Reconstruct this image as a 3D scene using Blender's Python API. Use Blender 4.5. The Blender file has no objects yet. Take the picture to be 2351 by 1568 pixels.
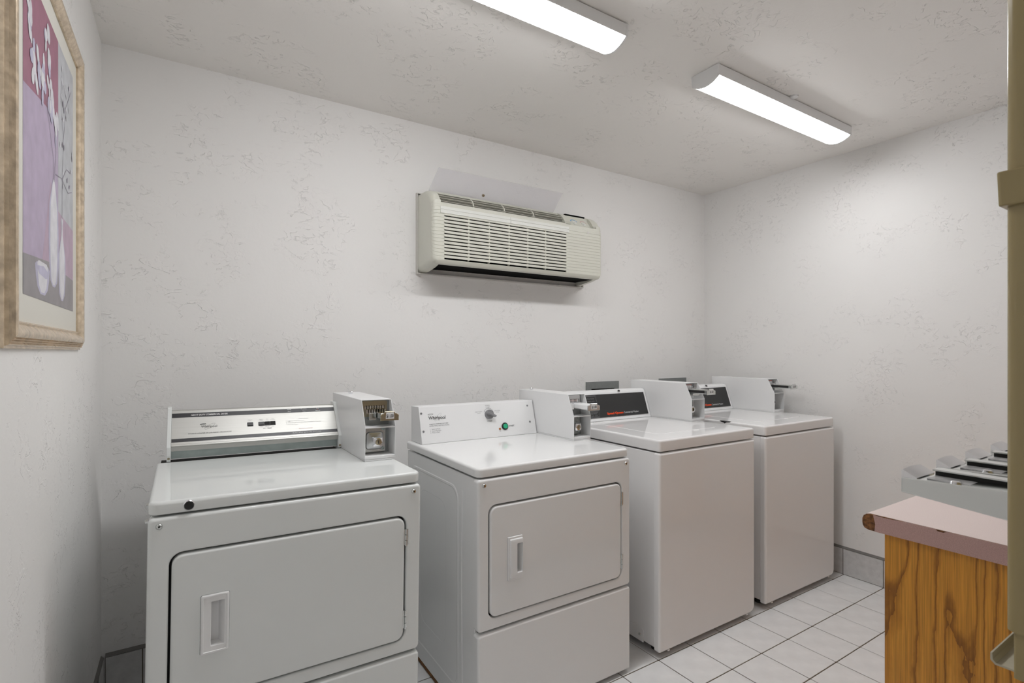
import bpy, bmesh, math, random
from mathutils import Vector, Matrix
random.seed(7)
S = bpy.context.scene
C = S.collection
PI = math.pi

# ------------------------------------------------------------------ camera, world, exposure
cam_d = bpy.data.cameras.new('camera')
cam = bpy.data.objects.new('camera', cam_d)
C.objects.link(cam)
cam_d.sensor_width = 36.0
cam_d.lens = 1184.0 / 2351.0 * 36.0
cam_d.shift_y = 24.0 / 2351.0
cam_d.clip_start = 0.02
cam.location = (0, 0, 1.28)
cam.rotation_euler = (PI / 2, 0, -math.asin(0.5361))
cam_d.dof.use_dof = True
cam_d.dof.focus_distance = 2.2
cam_d.dof.aperture_fstop = 14.0
S.camera = cam

w = bpy.data.worlds.new('world'); S.world = w; w.use_nodes = True
w.node_tree.nodes['Background'].inputs[0].default_value = (0.9, 0.92, 1.0, 1)
w.node_tree.nodes['Background'].inputs[1].default_value = 0.0

S.view_settings.view_transform = 'Standard'
S.view_settings.look = 'None'
S.view_settings.exposure = 0.0
S.view_settings.gamma = 1.0
S.view_settings.use_curve_mapping = False
LAMP_A, LAMP_B = 31.5, 22.0          # radiance of the two lit diffusers, left and right
HALL_FILL = 5.5          # watts of an unseen fill light added in the hall for the machine fronts
hl_d = bpy.data.lights.new('hall_fill_light', 'AREA'); hl_d.shape = 'RECTANGLE'; hl_d.size = 1.2; hl_d.size_y = 0.3; hl_d.energy = HALL_FILL; hl_d.color = (0.97, 0.98, 1.0)
hl = bpy.data.objects.new('hall_fill_light', hl_d); C.objects.link(hl); hl.location = (0.25, -0.85, 2.40)

# ------------------------------------------------------------------ materials
def new_mat(name):
    m = bpy.data.materials.new(name); m.use_nodes = True
    nt = m.node_tree; b = nt.nodes['Principled BSDF']
    return m, nt, b
def mat(name, col, rough=0.5, metal=0.0, noise=0.0, nscale=30.0, bump=0.0, bscale=200.0, stretch=(1, 1, 1), spec=0.5, coat=0.0, emit=0.0):
    m, nt, b = new_mat(name)
    b.inputs['Base Color'].default_value = (*col, 1)
    b.inputs['Roughness'].default_value = rough
    b.inputs['Metallic'].default_value = metal
    b.inputs['Specular IOR Level'].default_value = spec
    b.inputs['Coat Weight'].default_value = coat
    if emit:
        b.inputs['Emission Color'].default_value = (0.975, 0.985, 1.0, 1); b.inputs['Emission Strength'].default_value = emit
    if noise or bump:
        tc = nt.nodes.new('ShaderNodeTexCoord'); mp = nt.nodes.new('ShaderNodeMapping')
        mp.inputs['Scale'].default_value = stretch
        nt.links.new(tc.outputs['Object'], mp.inputs['Vector'])
    if noise:
        n = nt.nodes.new('ShaderNodeTexNoise'); n.inputs['Scale'].default_value = nscale; n.inputs['Detail'].default_value = 6
        nt.links.new(mp.outputs[0], n.inputs['Vector'])
        r = nt.nodes.new('ShaderNodeMapRange')
        r.inputs['From Min'].default_value = 0.3; r.inputs['From Max'].default_value = 0.7
        r.inputs['To Min'].default_value = 1 - noise; r.inputs['To Max'].default_value = 1 + noise
        nt.links.new(n.outputs[0], r.inputs['Value'])
        mx = nt.nodes.new('ShaderNodeVectorMath'); mx.operation = 'SCALE'
        mx.inputs[0].default_value = col
        nt.links.new(r.outputs[0], mx.inputs['Scale'])
        nt.links.new(mx.outputs[0], b.inputs['Base Color'])
    if bump:
        n = nt.nodes.new('ShaderNodeTexNoise'); n.inputs['Scale'].default_value = bscale; n.inputs['Detail'].default_value = 4
        nt.links.new(mp.outputs[0], n.inputs['Vector'])
        bp = nt.nodes.new('ShaderNodeBump'); bp.inputs['Strength'].default_value = bump; bp.inputs['Distance'].default_value = 0.002
        nt.links.new(n.outputs[0], bp.inputs['Height']); nt.links.new(bp.outputs[0], b.inputs['Normal'])
    return m

def plaster(name, col, amount=1.0):
    """skip-trowel plaster: smooth ground with sparse ragged trowel edges"""
    m, nt, b = new_mat(name)
    N, L = nt.nodes.new, nt.links.new
    b.inputs['Roughness'].default_value = 0.55
    b.inputs['Specular IOR Level'].default_value = 0.35
    geo = N('ShaderNodeNewGeometry')
    def noise(scale, detail, dist=0.0, sx=(1, 1, 1)):
        mp = N('ShaderNodeMapping'); mp.inputs['Scale'].default_value = sx
        L(geo.outputs['Position'], mp.inputs['Vector'])
        n = N('ShaderNodeTexNoise'); n.inputs['Scale'].default_value = scale; n.inputs['Detail'].default_value = detail
        n.inputs['Distortion'].default_value = dist
        L(mp.outputs[0], n.inputs['Vector']); return n.outputs[0]
    def math_(op, a, c=None):
        x = N('ShaderNodeMath'); x.operation = op; x.use_clamp = False
        for i, v in enumerate((a, c)):
            if v is None: continue
            if hasattr(v, 'links'): L(v, x.inputs[i])
            else: x.inputs[i].default_value = v
        return x.outputs[0]
    def ramp(v, a, c):
        r = N('ShaderNodeMapRange'); r.interpolation_type = 'SMOOTHSTEP'
        r.inputs['From Min'].default_value = a; r.inputs['From Max'].default_value = c
        L(v, r.inputs['Value']); return r.outputs[0]
    cr = noise(20.0, 4.0, 0.8, (0.75, 0.85, 1.25))
    line = ramp(math_('ABSOLUTE', math_('SUBTRACT', cr, 0.5)), 0.020, 0.0)
    patch = ramp(noise(5.0, 7.0, 0.6), 0.46, 0.60)
    broken = ramp(noise(48.0, 2.0), 0.44, 0.56)
    line = math_('MULTIPLY', math_('MULTIPLY', line, broken), patch)
    plate = math_('MULTIPLY', ramp(cr, 0.495, 0.505), patch)
    soft = noise(4.0, 3.0)
    fine = noise(70.0, 3.0)
    h = math_('ADD', math_('MULTIPLY', line, -0.30), math_('MULTIPLY', math_('MULTIPLY', plate, broken), 0.17))
    h = math_('ADD', h, math_('MULTIPLY', soft, 1.0))
    h = math_('ADD', h, math_('MULTIPLY', fine, 0.10))
    bp = N('ShaderNodeBump'); bp.inputs['Strength'].default_value = 0.75 * amount; bp.inputs['Distance'].default_value = 0.005
    L(h, bp.inputs['Height']); L(bp.outputs[0], b.inputs['Normal'])
    mx = N('ShaderNodeVectorMath'); mx.operation = 'SCALE'; mx.inputs[0].default_value = col
    t = math_('SUBTRACT', 1.0, math_('MULTIPLY', line, 0.07 * amount))
    L(t, mx.inputs['Scale']); L(mx.outputs[0], b.inputs['Base Color'])
    return m

def oak(name):
    m, nt, b = new_mat(name)
    N, L = nt.nodes.new, nt.links.new
    tc = N('ShaderNodeTexCoord')
    # cathedral grain on the y-z face: distorted rings seen along a slow axis
    mp = N('ShaderNodeMapping'); mp.inputs['Scale'].default_value = (1.0, 1.0, 0.085)
    L(tc.outputs['Object'], mp.inputs['Vector'])
    n0 = N('ShaderNodeTexNoise'); n0.inputs['Scale'].default_value = 5.5; n0.inputs['Detail'].default_value = 2.0; n0.inputs['Distortion'].default_value = 0.3
    L(mp.outputs[0], n0.inputs['Vector'])
    mul = N('ShaderNodeMath'); mul.operation = 'MULTIPLY'; mul.inputs[1].default_value = 11.0
    L(n0.outputs[0], mul.inputs[0])
    mp3 = N('ShaderNodeMapping'); mp3.inputs['Scale'].default_value = (1, 1.0, 0.4); L(tc.outputs['Object'], mp3.inputs['Vector'])
    n3 = N('ShaderNodeTexNoise'); n3.inputs['Scale'].default_value = 28.0; n3.inputs['Detail'].default_value = 4.0; L(mp3.outputs[0], n3.inputs['Vector'])
    wob = N('ShaderNodeMath'); wob.operation = 'MULTIPLY_ADD'; wob.inputs[1].default_value = 0.9; L(n3.outputs[0], wob.inputs[0]); L(mul.outputs[0], wob.inputs[2])
    sep = N('ShaderNodeSeparateXYZ'); L(tc.outputs['Object'], sep.inputs[0])
    ym = N('ShaderNodeMath'); ym.operation = 'MULTIPLY_ADD'; ym.inputs[1].default_value = 26.0
    L(sep.outputs['Y'], ym.inputs[0]); L(wob.outputs[0], ym.inputs[2])
    fr = N('ShaderNodeMath'); fr.operation = 'FRACT'; L(ym.outputs[0], fr.inputs[0])
    rp = N('ShaderNodeValToRGB')
    e = rp.color_ramp.elements
    e[0].position = 0.0; e[0].color = (0.27, 0.098, 0.008, 1)
    e[1].position = 1.0; e[1].color = (0.50, 0.20, 0.018, 1)
    for p, c in ((0.09, (0.36, 0.136, 0.011, 1)), (0.22, (0.62, 0.265, 0.030, 1)), (0.75, (0.68, 0.30, 0.036, 1))):
        x = e.new(p); x.color = c
    L(fr.outputs[0], rp.inputs[0])
    mp2 = N('ShaderNodeMapping'); mp2.inputs['Scale'].default_value = (1, 1.0, 0.02)
    L(tc.outputs['Object'], mp2.inputs['Vector'])
    n2 = N('ShaderNodeTexNoise'); n2.inputs['Scale'].default_value = 420; n2.inputs['Detail'].default_value = 3
    L(mp2.outputs[0], n2.inputs['Vector'])
    r2 = N('ShaderNodeMapRange'); r2.inputs['From Min'].default_value = 0.3; r2.inputs['From Max'].default_value = 0.65
    r2.inputs['To Min'].default_value = 0.72; r2.inputs['To Max'].default_value = 1.12
    L(n2.outputs[0], r2.inputs['Value'])
    mx = N('ShaderNodeVectorMath'); mx.operation = 'SCALE'
    L(rp.outputs[0], mx.inputs[0]); L(r2.outputs[0], mx.inputs['Scale']); L(mx.outputs[0], b.inputs['Base Color'])
    b.inputs['Roughness'].default_value = 0.38
    return m

def glassy(name, col, alpha):
    m, nt, b = new_mat(name)
    b.inputs['Base Color'].default_value = (*col, 1); b.inputs['Roughness'].default_value = 0.12
    b.inputs['Alpha'].default_value = alpha
    return m

M = {}
M['wall'] = plaster('plaster_wall', (0.875, 0.862, 0.845))
M['ceiling'] = plaster('plaster_ceiling', (0.91, 0.885, 0.85), 1.25)
M['tile'] = mat('glazed_floor_tile', (0.85, 0.85, 0.85), 0.33, noise=0.05, nscale=14)
M['tile_wall'] = mat('glazed_base_tile', (0.66, 0.655, 0.65), 0.35, noise=0.08, nscale=40)
M['grout'] = mat('brown_grout', (0.115, 0.085, 0.062), 0.9)
M['caulk'] = mat('grey_grout_cap', (0.20, 0.19, 0.18), 0.8)
M['hall'] = mat('hall_paint', (0.84, 0.82, 0.79), 0.7)
M['enamel_a'] = mat('cool_white_enamel', (0.79, 0.812, 0.80), 0.085)
M['enamel_b'] = mat('white_enamel', (0.855, 0.855, 0.85), 0.085)
M['enamel_c'] = mat('warm_white_enamel', (0.89, 0.878, 0.872), 0.075)
M['meter'] = mat('white_powder_coat', (0.83, 0.83, 0.83), 0.28)
M['panel_white'] = mat('white_console', (0.85, 0.85, 0.85), 0.3)
M['dark'] = mat('dark_inside', (0.02, 0.02, 0.02), 0.8)  # near-black colour standing in for shade in gaps; also the slide stripe
M['void'] = mat('unlit_cavity', (0.004, 0.004, 0.004), 0.9, spec=0.1)  # black base colour puts the shade into the cavity
M['black'] = mat('black_plastic', (0.015, 0.015, 0.015), 0.3)
M['blackpanel'] = mat('black_panel', (0.022, 0.022, 0.022), 0.4)
M['band'] = mat('charcoal_band', (0.028, 0.028, 0.032), 0.35)
M['alu'] = mat('brushed_aluminium', (0.50, 0.495, 0.47), 0.42, 0.6, noise=0.03, nscale=60, stretch=(0.05, 1, 6))
M['galv'] = mat('galvanised_steel', (0.40, 0.46, 0.45), 0.42, 0.55, noise=0.10, nscale=25)
M['steel'] = mat('stamped_steel', (0.55, 0.56, 0.56), 0.22, 1.0)
M['steel_paint'] = mat('grey_steel_plate', (0.36, 0.38, 0.38), 0.4, 0.6)
M['slide_print'] = mat('worn_printed_plate', (0.42, 0.42, 0.43), 0.35, 0.3, noise=0.35, nscale=90)
M['brass'] = mat('aged_nickel', (0.42, 0.37, 0.27), 0.30, 1.0)
M['chrome'] = mat('chrome', (0.80, 0.80, 0.82), 0.10, 1.0)
M['chrome_dull'] = mat('dull_chrome', (0.68, 0.70, 0.69), 0.16, 1.0)
M['grey_knob'] = mat('grey_knob_plastic', (0.25, 0.25, 0.26), 0.4)
M['green'] = mat('green_button', (0.02, 0.42, 0.21), 0.25)
M['amber'] = mat('amber_lens', (0.42, 0.12, 0.01), 0.3)
M['ink'] = mat('black_print', (0.03, 0.03, 0.03), 0.6)
M['ink_grey'] = mat('grey_print', (0.25, 0.25, 0.26), 0.6)
M['ink_white'] = mat('white_print', (0.75, 0.75, 0.75), 0.6)
M['ink_red'] = mat('red_print', (0.55, 0.13, 0.10), 0.6)
M['orange'] = mat('orange_print', (0.85, 0.07, 0.005), 0.6)
M['redlabel'] = mat('red_label', (0.55, 0.10, 0.06), 0.5)
M['paper'] = mat('white_label', (0.74, 0.74, 0.74), 0.5)
M['beige'] = mat('beige_plastic', (0.68, 0.675, 0.595), 0.36)
M['beige_light'] = mat('pale_beige_plastic', (0.76, 0.765, 0.72), 0.36)
M['blueprint'] = mat('blue_print', (0.20, 0.42, 0.68), 0.6)
M['pinkprint'] = mat('pink_print', (0.62, 0.45, 0.42), 0.6)
M['acrylic'] = glassy('clear_acrylic', (0.72, 0.70, 0.74), 0.30)
M['sleeve'] = mat('grey_sleeve', (0.66, 0.64, 0.60), 0.5)
M['putty'] = mat('grey_box_plastic', (0.235, 0.245, 0.24), 0.55, noise=0.06, nscale=40)
M['frame'] = mat('champagne_frame', (0.70, 0.575, 0.43), 0.26, 0.5, noise=0.25, nscale=55, bump=0.15, bscale=160)
M['mat_board'] = mat('mat_board', (0.70, 0.68, 0.62), 0.8)
M['oak'] = oak('oak_veneer')
M['laminate'] = mat('pink_laminate', (0.74, 0.605, 0.57), 0.35, noise=0.05, nscale=500)
M['edge'] = mat('mauve_edge_strip', (0.50, 0.315, 0.285), 0.5, noise=0.13, nscale=700)
M['chipboard'] = mat('raw_chipboard', (0.20, 0.085, 0.03), 0.9, noise=0.7, nscale=120, bump=0.9, bscale=180)
M['vend'] = mat('beige_enamel', (0.335, 0.262, 0.125), 0.22)
M['vend_light'] = mat('beige_enamel_light', (0.50, 0.46, 0.35), 0.4)
M['fixture'] = mat('white_fixture', (0.88, 0.88, 0.88), 0.4)
M['lit_a'] = mat('lit_diffuser_a', (0.9, 0.9, 0.9), 0.5, emit=LAMP_A)
M['lit_b'] = mat('lit_diffuser_b', (0.9, 0.9, 0.9), 0.5, emit=LAMP_B)
M['rust'] = mat('rust_stain', (0.20, 0.085, 0.02), 0.9, noise=0.4, nscale=60)
M['rubber'] = mat('rubber_foot', (0.03, 0.03, 0.03), 0.8)

# ------------------------------------------------------------------ mesh helpers
def thing(name, label, cat, loc=(0, 0, 0), rot=(0, 0, 0), group=None):
    o = bpy.data.objects.new(name, None); C.objects.link(o)
    o.empty_display_size = 0.05
    o.location = loc; o.rotation_euler = rot
    o['label'] = label; o['category'] = cat
    if group: o['group'] = group
    return o
def finish(name, bm, mats, parent=None, smooth=True, angle=38, bevel=0.0, seg=2, wn=False, world=False):
    me = bpy.data.meshes.new(name)
    bmesh.ops.recalc_face_normals(bm, faces=bm.faces)
    if world and parent is not None:
        bmesh.ops.translate(bm, verts=bm.verts, vec=-Vector(parent.location))
    bm.to_mesh(me); bm.free()
    if not isinstance(mats, (list, tuple)): mats = [mats]
    for x in mats: me.materials.append(M[x])
    if smooth:
        for p in me.polygons: p.use_smooth = True
        me.set_sharp_from_angle(angle=math.radians(angle))
    o = bpy.data.objects.new(name, me); C.objects.link(o)
    if parent is not None: o.parent = parent
    if bevel:
        md = o.modifiers.new('bevel', 'BEVEL'); md.width = bevel; md.segments = seg; md.limit_method = 'ANGLE'
        md.angle_limit = math.radians(40)
        wn = True
    if wn:
        md = o.modifiers.new('wn', 'WEIGHTED_NORMAL'); md.keep_sharp = True
    return o
def box(bm, x0, x1, y0, y1, z0, z1, mi=0):
    vs = [bm.verts.new((x, y, z)) for z in (z0, z1) for y in (y0, y1) for x in (x0, x1)]
    for f in ((0, 2, 3, 1), (4, 5, 7, 6), (0, 1, 5, 4), (2, 6, 7, 3), (0, 4, 6, 2), (1, 3, 7, 5)):
        bm.faces.new([vs[i] for i in f]).material_index = mi
def loft(bm, loops, cap0=True, cap1=True, mi=0, closed=True):
    rows = [[bm.verts.new(p) for p in lp] for lp in loops]
    n = len(rows[0])
    for a, b in zip(rows, rows[1:]):
        for i in range(n if closed else n - 1):
            j = (i + 1) % n
            bm.faces.new((a[i], a[j], b[j], b[i])).material_index = mi
    if cap0: bm.faces.new(rows[0]).material_index = mi
    if cap1: bm.faces.new(rows[-1]).material_index = mi
    return rows
def rr(a0, a1, b0, b1, r, n=5):
    """rounded rectangle, list of (a, b); r may be a 4-tuple (a1b1, a0b1, a0b0, a1b0)"""
    rs = r if isinstance(r, (tuple, list)) else (r,) * 4
    pts = []
    for (ca, cb, st), q in zip(((a1, b1, 0), (a0, b1, 90), (a0, b0, 180), (a1, b0, 270)), rs):
        q = max(q, 1e-4)
        oa = ca - q if ca == a1 else ca + q
        ob = cb - q if cb == b1 else cb + q
        for k in range(n + 1):
            t = math.radians(st + 90.0 * k / n)
            pts.append((oa + q * math.cos(t), ob + q * math.sin(t)))
    return pts
def rin(a0, a1, b0, b1, r, d, n=5):
    rs = r if isinstance(r, (tuple, list)) else (r,) * 4
    return rr(a0 + d, a1 - d, b0 + d, b1 - d, tuple(max(q - d, 2e-4) for q in rs), n)
def XZ(pts, y): return [(a, y, b) for a, b in pts]
def XY(pts, z): return [(a, b, z) for a, b in pts]
def YZ(pts, x): return [(x, a, b) for a, b in pts]
def round_plate_xz(bm, rect, r, yb, yf, e, hole=None, hr=0.003, he=None, n=5, es=3):
    """plate in the xz plane; front at yf (towards -y), back at yb; rounded front edge e; optional hole"""
    x0, x1, z0, z1 = rect
    loops = [XZ(rr(x0, x1, z0, z1, r, n), yb)]
    for k in range(es + 1):
        t = PI / 2 * k / es
        loops.append(XZ(rin(x0, x1, z0, z1, r, e * (1 - math.cos(t)), n), yf + e * (1 - math.sin(t))))
    if hole:
        h0, h1, g0, g1 = hole
        he = e if he is None else he
        for k in range(es + 1):
            t = PI / 2 * k / es
            d = -he * (1 - math.sin(t))
            loops.append(XZ(rin(h0, h1, g0, g1, hr, -he + he * math.sin(t), n), yf + he * (1 - math.cos(t))))
        loops.append(XZ(rr(h0, h1, g0, g1, hr, n), yb))
        loft(bm, loops, False, False)
        rows = None
    else:
        loft(bm, loops, True, True)
def lid_loops(bm, rect, r, z0, z1, e, n=6, es=4, hole=None, hr=0.02):
    x0, x1, y0, y1 = rect
    loops = [XY(rin(x0, x1, y0, y1, r, 0.002, n), z0), XY(rr(x0, x1, y0, y1, r, n), z0 + 0.003)]
    for k in range(es + 1):
        t = PI / 2 * k / es
        loops.append(XY(rin(x0, x1, y0, y1, r, e * (1 - math.cos(t)), n), z1 - e * (1 - math.sin(t))))
    if hole:
        loops.append(XY(rr(*hole, hr, n), z1))
        loops.append(XY(rin(*hole, hr, 0.001, n), z1 - 0.008))
        loft(bm, loops, True, True)
    else:
        loft(bm, loops, True, True)
def prism_x(bm, prof, x0, x1, mi=0):
    loft(bm, [[(x0, y, z) for y, z in prof], [(x1, y, z) for y, z in prof]], True, True, mi)
def lathe(bm, prof, o, axis, n=20, mi=0):
    """prof: (radius, height along axis)"""
    ax = Vector(axis).normalized()
    u = ax.orthogonal().normalized(); v = ax.cross(u)
    o = Vector(o)
    loops = [[o + ax * h + (u * math.cos(2 * PI * k / n) + v * math.sin(2 * PI * k / n)) * max(r, 1e-5) for k in range(n)] for r, h in prof]
    loft(bm, loops, True, True, mi)
def tube(bm, pts, r, n=6, mi=0):
    loops = []
    P = [Vector(p) for p in pts]
    up = None
    for i, p in enumerate(P):
        d = (P[min(i + 1, len(P) - 1)] - P[max(i - 1, 0)]).normalized()
        if up is None: up = d.orthogonal().normalized()
        up = (up - d * up.dot(d)).normalized()
        s = d.cross(up)
        loops.append([p + (up * math.cos(2 * PI * k / n) + s * math.sin(2 * PI * k / n)) * r for k in range(n)])
    loft(bm, loops, True, True, mi)
def simple(name, fn, m, parent=None, **kw):
    bm = bmesh.new(); fn(bm)
    return finish(name, bm, m, parent, **kw)
def boxo(name, x0, x1, y0, y1, z0, z1, m, parent=None, bevel=0.0, seg=2, **kw):
    bm = bmesh.new(); box(bm, x0, x1, y0, y1, z0, z1)
    return finish(name, bm, m, parent, smooth=bool(bevel), bevel=bevel, seg=seg, **kw)
MARK = {}
def mark(bm): MARK.setdefault(id(bm), []).append(len(bm.verts))
def text_mesh(bm, s, org, U, V, width=None, height=None, shear=0.0, bold=0.0, mi=0, lift=0.0006, align='L'):
    """flat print: glyph outlines laid on the plane org + a*U + b*V"""
    cu = bpy.data.curves.new('t', 'FONT'); cu.body = s; cu.size = 1.0; cu.shear = shear; cu.offset = bold; cu.resolution_u = 3
    o = bpy.data.objects.new('t', cu); C.objects.link(o)
    dg = bpy.context.evaluated_depsgraph_get()
    me = o.evaluated_get(dg).to_mesh()
    co = [v.co.copy() for v in me.vertices]; fs = [list(p.vertices) for p in me.polygons]
    o.evaluated_get(dg).to_mesh_clear()
    bpy.data.objects.remove(o); bpy.data.curves.remove(cu)
    if not co: return
    mark(bm)
    x0 = min(c.x for c in co); x1 = max(c.x for c in co); y0 = 0.0
    if height: sy = height / 0.73
    else: sy = width / (x1 - x0)
    sx = width / (x1 - x0) if width else sy
    if not height: sy = sx
    U = Vector(U).normalized(); V = Vector(V).normalized(); Nn = U.cross(V).normalized()
    off = 0.0
    W = (x1 - x0) * sx
    if align == 'C': off = -W / 2
    if align == 'R': off = -W
    org = Vector(org)
    vs = [bm.verts.new(org + U * ((c.x - x0) * sx + off) + V * ((c.y - y0) * sy) + Nn * lift) for c in co]
    for f in fs:
        try: bm.faces.new([vs[i] for i in f]).material_index = mi
        except ValueError: pass
def flat_finish(name, bm, mats, parent):
    """flat print; every printed line or mark becomes a part of its own"""
    bm.verts.ensure_lookup_table(); bm.verts.index_update()
    cuts = MARK.pop(id(bm), [0]) + [len(bm.verts)]
    o = None
    faces = [([v.index for v in f.verts], f.material_index) for f in bm.faces]
    co = [v.co.copy() for v in bm.verts]
    bm.free()
    for a, b in zip(cuts, cuts[1:]):
        if b <= a: continue
        fs = [(vi, mi) for vi, mi in faces if a <= vi[0] < b]
        me = bpy.data.meshes.new(name)
        me.from_pydata(co[a:b], [], [[i - a for i in vi] for vi, _ in fs])
        for x in mats: me.materials.append(M[x])
        me.polygons.foreach_set('material_index', [mi for _, mi in fs])
        o = bpy.data.objects.new(name, me); C.objects.link(o); o.parent = parent
    return o
def ribbon(bm, pts, org, U, V, wd, lift=0.0006, mi=0, closed=False):
    mark(bm)
    U = Vector(U).normalized(); V = Vector(V).normalized(); Nn = U.cross(V).normalized(); org = Vector(org)
    P = [Vector((a, b)) for a, b in pts]; n = len(P)
    L_, R_ = [], []
    for i in range(n):
        a = P[(i - 1) % n] if closed else P[max(i - 1, 0)]
        b = P[(i + 1) % n] if closed else P[min(i + 1, n - 1)]
        d = (b - a).normalized(); nn = Vector((-d.y, d.x)) * wd / 2
        for lst, q in ((L_, P[i] + nn), (R_, P[i] - nn)):
            lst.append(bm.verts.new(org + U * q.x + V * q.y + Nn * lift))
    for i in range(n if closed else n - 1):
        j = (i + 1) % n
        bm.faces.new((L_[i], R_[i], R_[j], L_[j])).material_index = mi
def ellipse(a, b, ca, cb, rot, n=28):
    out = []
    for k in range(n):
        t = 2 * PI * k / n
        x, y = a * math.cos(t), b * math.sin(t)
        out.append((ca + x * math.cos(rot) - y * math.sin(rot), cb + x * math.sin(rot) + y * math.cos(rot)))
    return out
def screw(parent, x, y, z, r=0.0075, axis=(0, -1, 0), m='chrome_dull', name='screw'):
    bm = bmesh.new()
    lathe(bm, [(r, 0), (r * 0.98, r * 0.25), (r * 0.72, r * 0.55), (r * 0.30, r * 0.62), (r * 0.26, r * 0.20)], (x, y, z), axis, 14)
    d = Vector(axis)
    lathe(bm, [(r * 0.26, r * 0.22), (r * 0.2, r * 0.23)], (x, y, z), axis, 8, 1)
    return finish(name, bm, [m, 'dark'], parent)

# ------------------------------------------------------------------ room shell
XL, XR, YB, YF, HC = -0.26, 3.208, 2.426, -0.06, 2.423
def struct(o):
    o['kind'] = 'structure'; return o
wl = struct(boxo('wall_left', XL - 0.1, XL, -1.5, YB + 0.1, 0, HC + 0.1, 'wall'))
wb = struct(boxo('wall_back', XL, XR, YB, YB + 0.1, 0, HC + 0.1, 'wall'))
wr = struct(boxo('wall_right', XR, XR + 0.1, -1.5, YB + 0.1, 0, HC + 0.1, 'wall'))
bm = bmesh.new()
box(bm, 0.66, XR, YF - 0.12, YF, 0, HC)
box(bm, XL, 0.66, YF - 0.12, YF, 2.08, HC)
struct(finish('wall_front', bm, 'wall', smooth=False))
struct(boxo('wall_hall', XL, XR, -1.6, -1.5, 0, HC, 'hall'))
bm = bmesh.new(); box(bm, XL - 0.1, XR + 0.1, -1.6, YB + 0.1, HC, HC + 0.1)
struct(finish('ceiling', bm, 'ceiling', smooth=False))
bm = bmesh.new(); box(bm, XL - 0.1, XR + 0.1, -1.6, YB + 0.1, -0.1, -0.0025)
floor = struct(finish('floor', bm, 'grout', smooth=False))
# floor tiles, eight inch, each a piece of its own
PX, PY, GX, GY = 0.2030, 0.2015, 1.663, 1.4825
G = 0.0045
tile_cache = {}
def tile_at(x0, x1, y0, y1):
    wx, wy = round(x1 - x0, 4), round(y1 - y0, 4)
    if (wx, wy) not in tile_cache:
        bm = bmesh.new()
        loft(bm, [XY(rr(0, wx, 0, wy, 0.002, 1), -0.008), XY(rr(0, wx, 0, wy, 0.002, 1), -0.0008), XY(rin(0, wx, 0, wy, 0.002, 0.001, 1), 0.0)], False, True)
        me = bpy.data.meshes.new('tile'); bmesh.ops.recalc_face_normals(bm, faces=bm.faces); bm.to_mesh(me); bm.free()
        me.materials.append(M['tile']); tile_cache[(wx, wy)] = me
    o = bpy.data.objects.new('tile', tile_cache[(wx, wy)]); C.objects.link(o)
    o.location = (x0, y0, random.uniform(-0.0003, 0.0003)); o.parent = floor
ix0 = math.floor((XL - GX) / PX); iy0 = math.floor((YF - 0.12 - GY) / PY)
for i in range(ix0, 9):
    for j in range(iy0, 6):
        x0 = max(GX + i * PX + G / 2, XL + 0.001); x1 = min(GX + (i + 1) * PX - G / 2, XR - 0.001)
        y0 = max(GY + j * PY + G / 2, YF - 0.12); y1 = min(GY + (j + 1) * PY - G / 2, YB - 0.001)
        if x1 - x0 > 0.01 and y1 - y0 > 0.01: tile_at(x0, x1, y0, y1)
boxo('hall_flooring', XL, XR, -1.5, YF - 0.125, -0.003, 0.0, 'tile', floor)
# tiled baseboards
def baseboard(name, axis, lo, hi, joints, plane, sgn):
    T, HB = 0.009, 0.150
    bm = bmesh.new()
    a, b = (plane, plane + sgn * 0.006) if sgn > 0 else (plane + sgn * 0.006, plane)
    c, d = (plane, plane + sgn * 0.011) if sgn > 0 else (plane + sgn * 0.011, plane)
    if axis == 'x':
        box(bm, lo, hi, a, b, 0.0, HB)
        prism = [(plane, HB - 0.004), (plane + sgn * T, HB - 0.002), (plane + sgn * T, HB + 0.001), (plane, HB + 0.011)]
        loft(bm, [[(lo, y, z) for y, z in prism], [(hi, y, z) for y, z in prism]], True, True, 1)
    else:
        box(bm, a, b, lo, hi, 0.0, HB)
        prism = [(plane, HB - 0.004), (plane + sgn * T, HB - 0.002), (plane + sgn * T, HB + 0.001), (plane, HB + 0.011)]
        loft(bm, [[(x, lo, z) for x, z in prism], [(x, hi, z) for x, z in prism]], True, True, 1)
    o = struct(finish(name, bm, ['grout', 'caulk'], smooth=False))
    js = [lo] + [j for j in joints if lo < j < hi] + [hi]
    for p, q in zip(js, js[1:]):
        if q - p < 0.012: continue
        bm = bmesh.new()
        e, f = (plane + sgn * 0.004, plane + sgn * T) if sgn > 0 else (plane + sgn * T, plane + sgn * 0.004)
        if axis == 'x': box(bm, p + 0.0018, q - 0.0018, e, f, 0.003, HB - 0.003)
        else: box(bm, e, f, p + 0.0018, q - 0.0018, 0.003, HB - 0.003)
        finish('tile', bm, 'tile_wall', o, smooth=False)
    return o
baseboard('baseboard_right', 'y', YF, YB - 0.012, [1.4845 + 0.2032 * k for k in range(-8, 5)], XR, -1)
baseboard('baseboard_back', 'x', XL + 0.012, XR - 0.012, [-0.135 + 0.2032 * k for k in range(-1, 17)], YB, -1)
baseboard('baseboard_left', 'y', YF, YB - 0.0115, [2.28 - 0.2032 * k for k in range(0, 12)], XL, 1)

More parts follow.
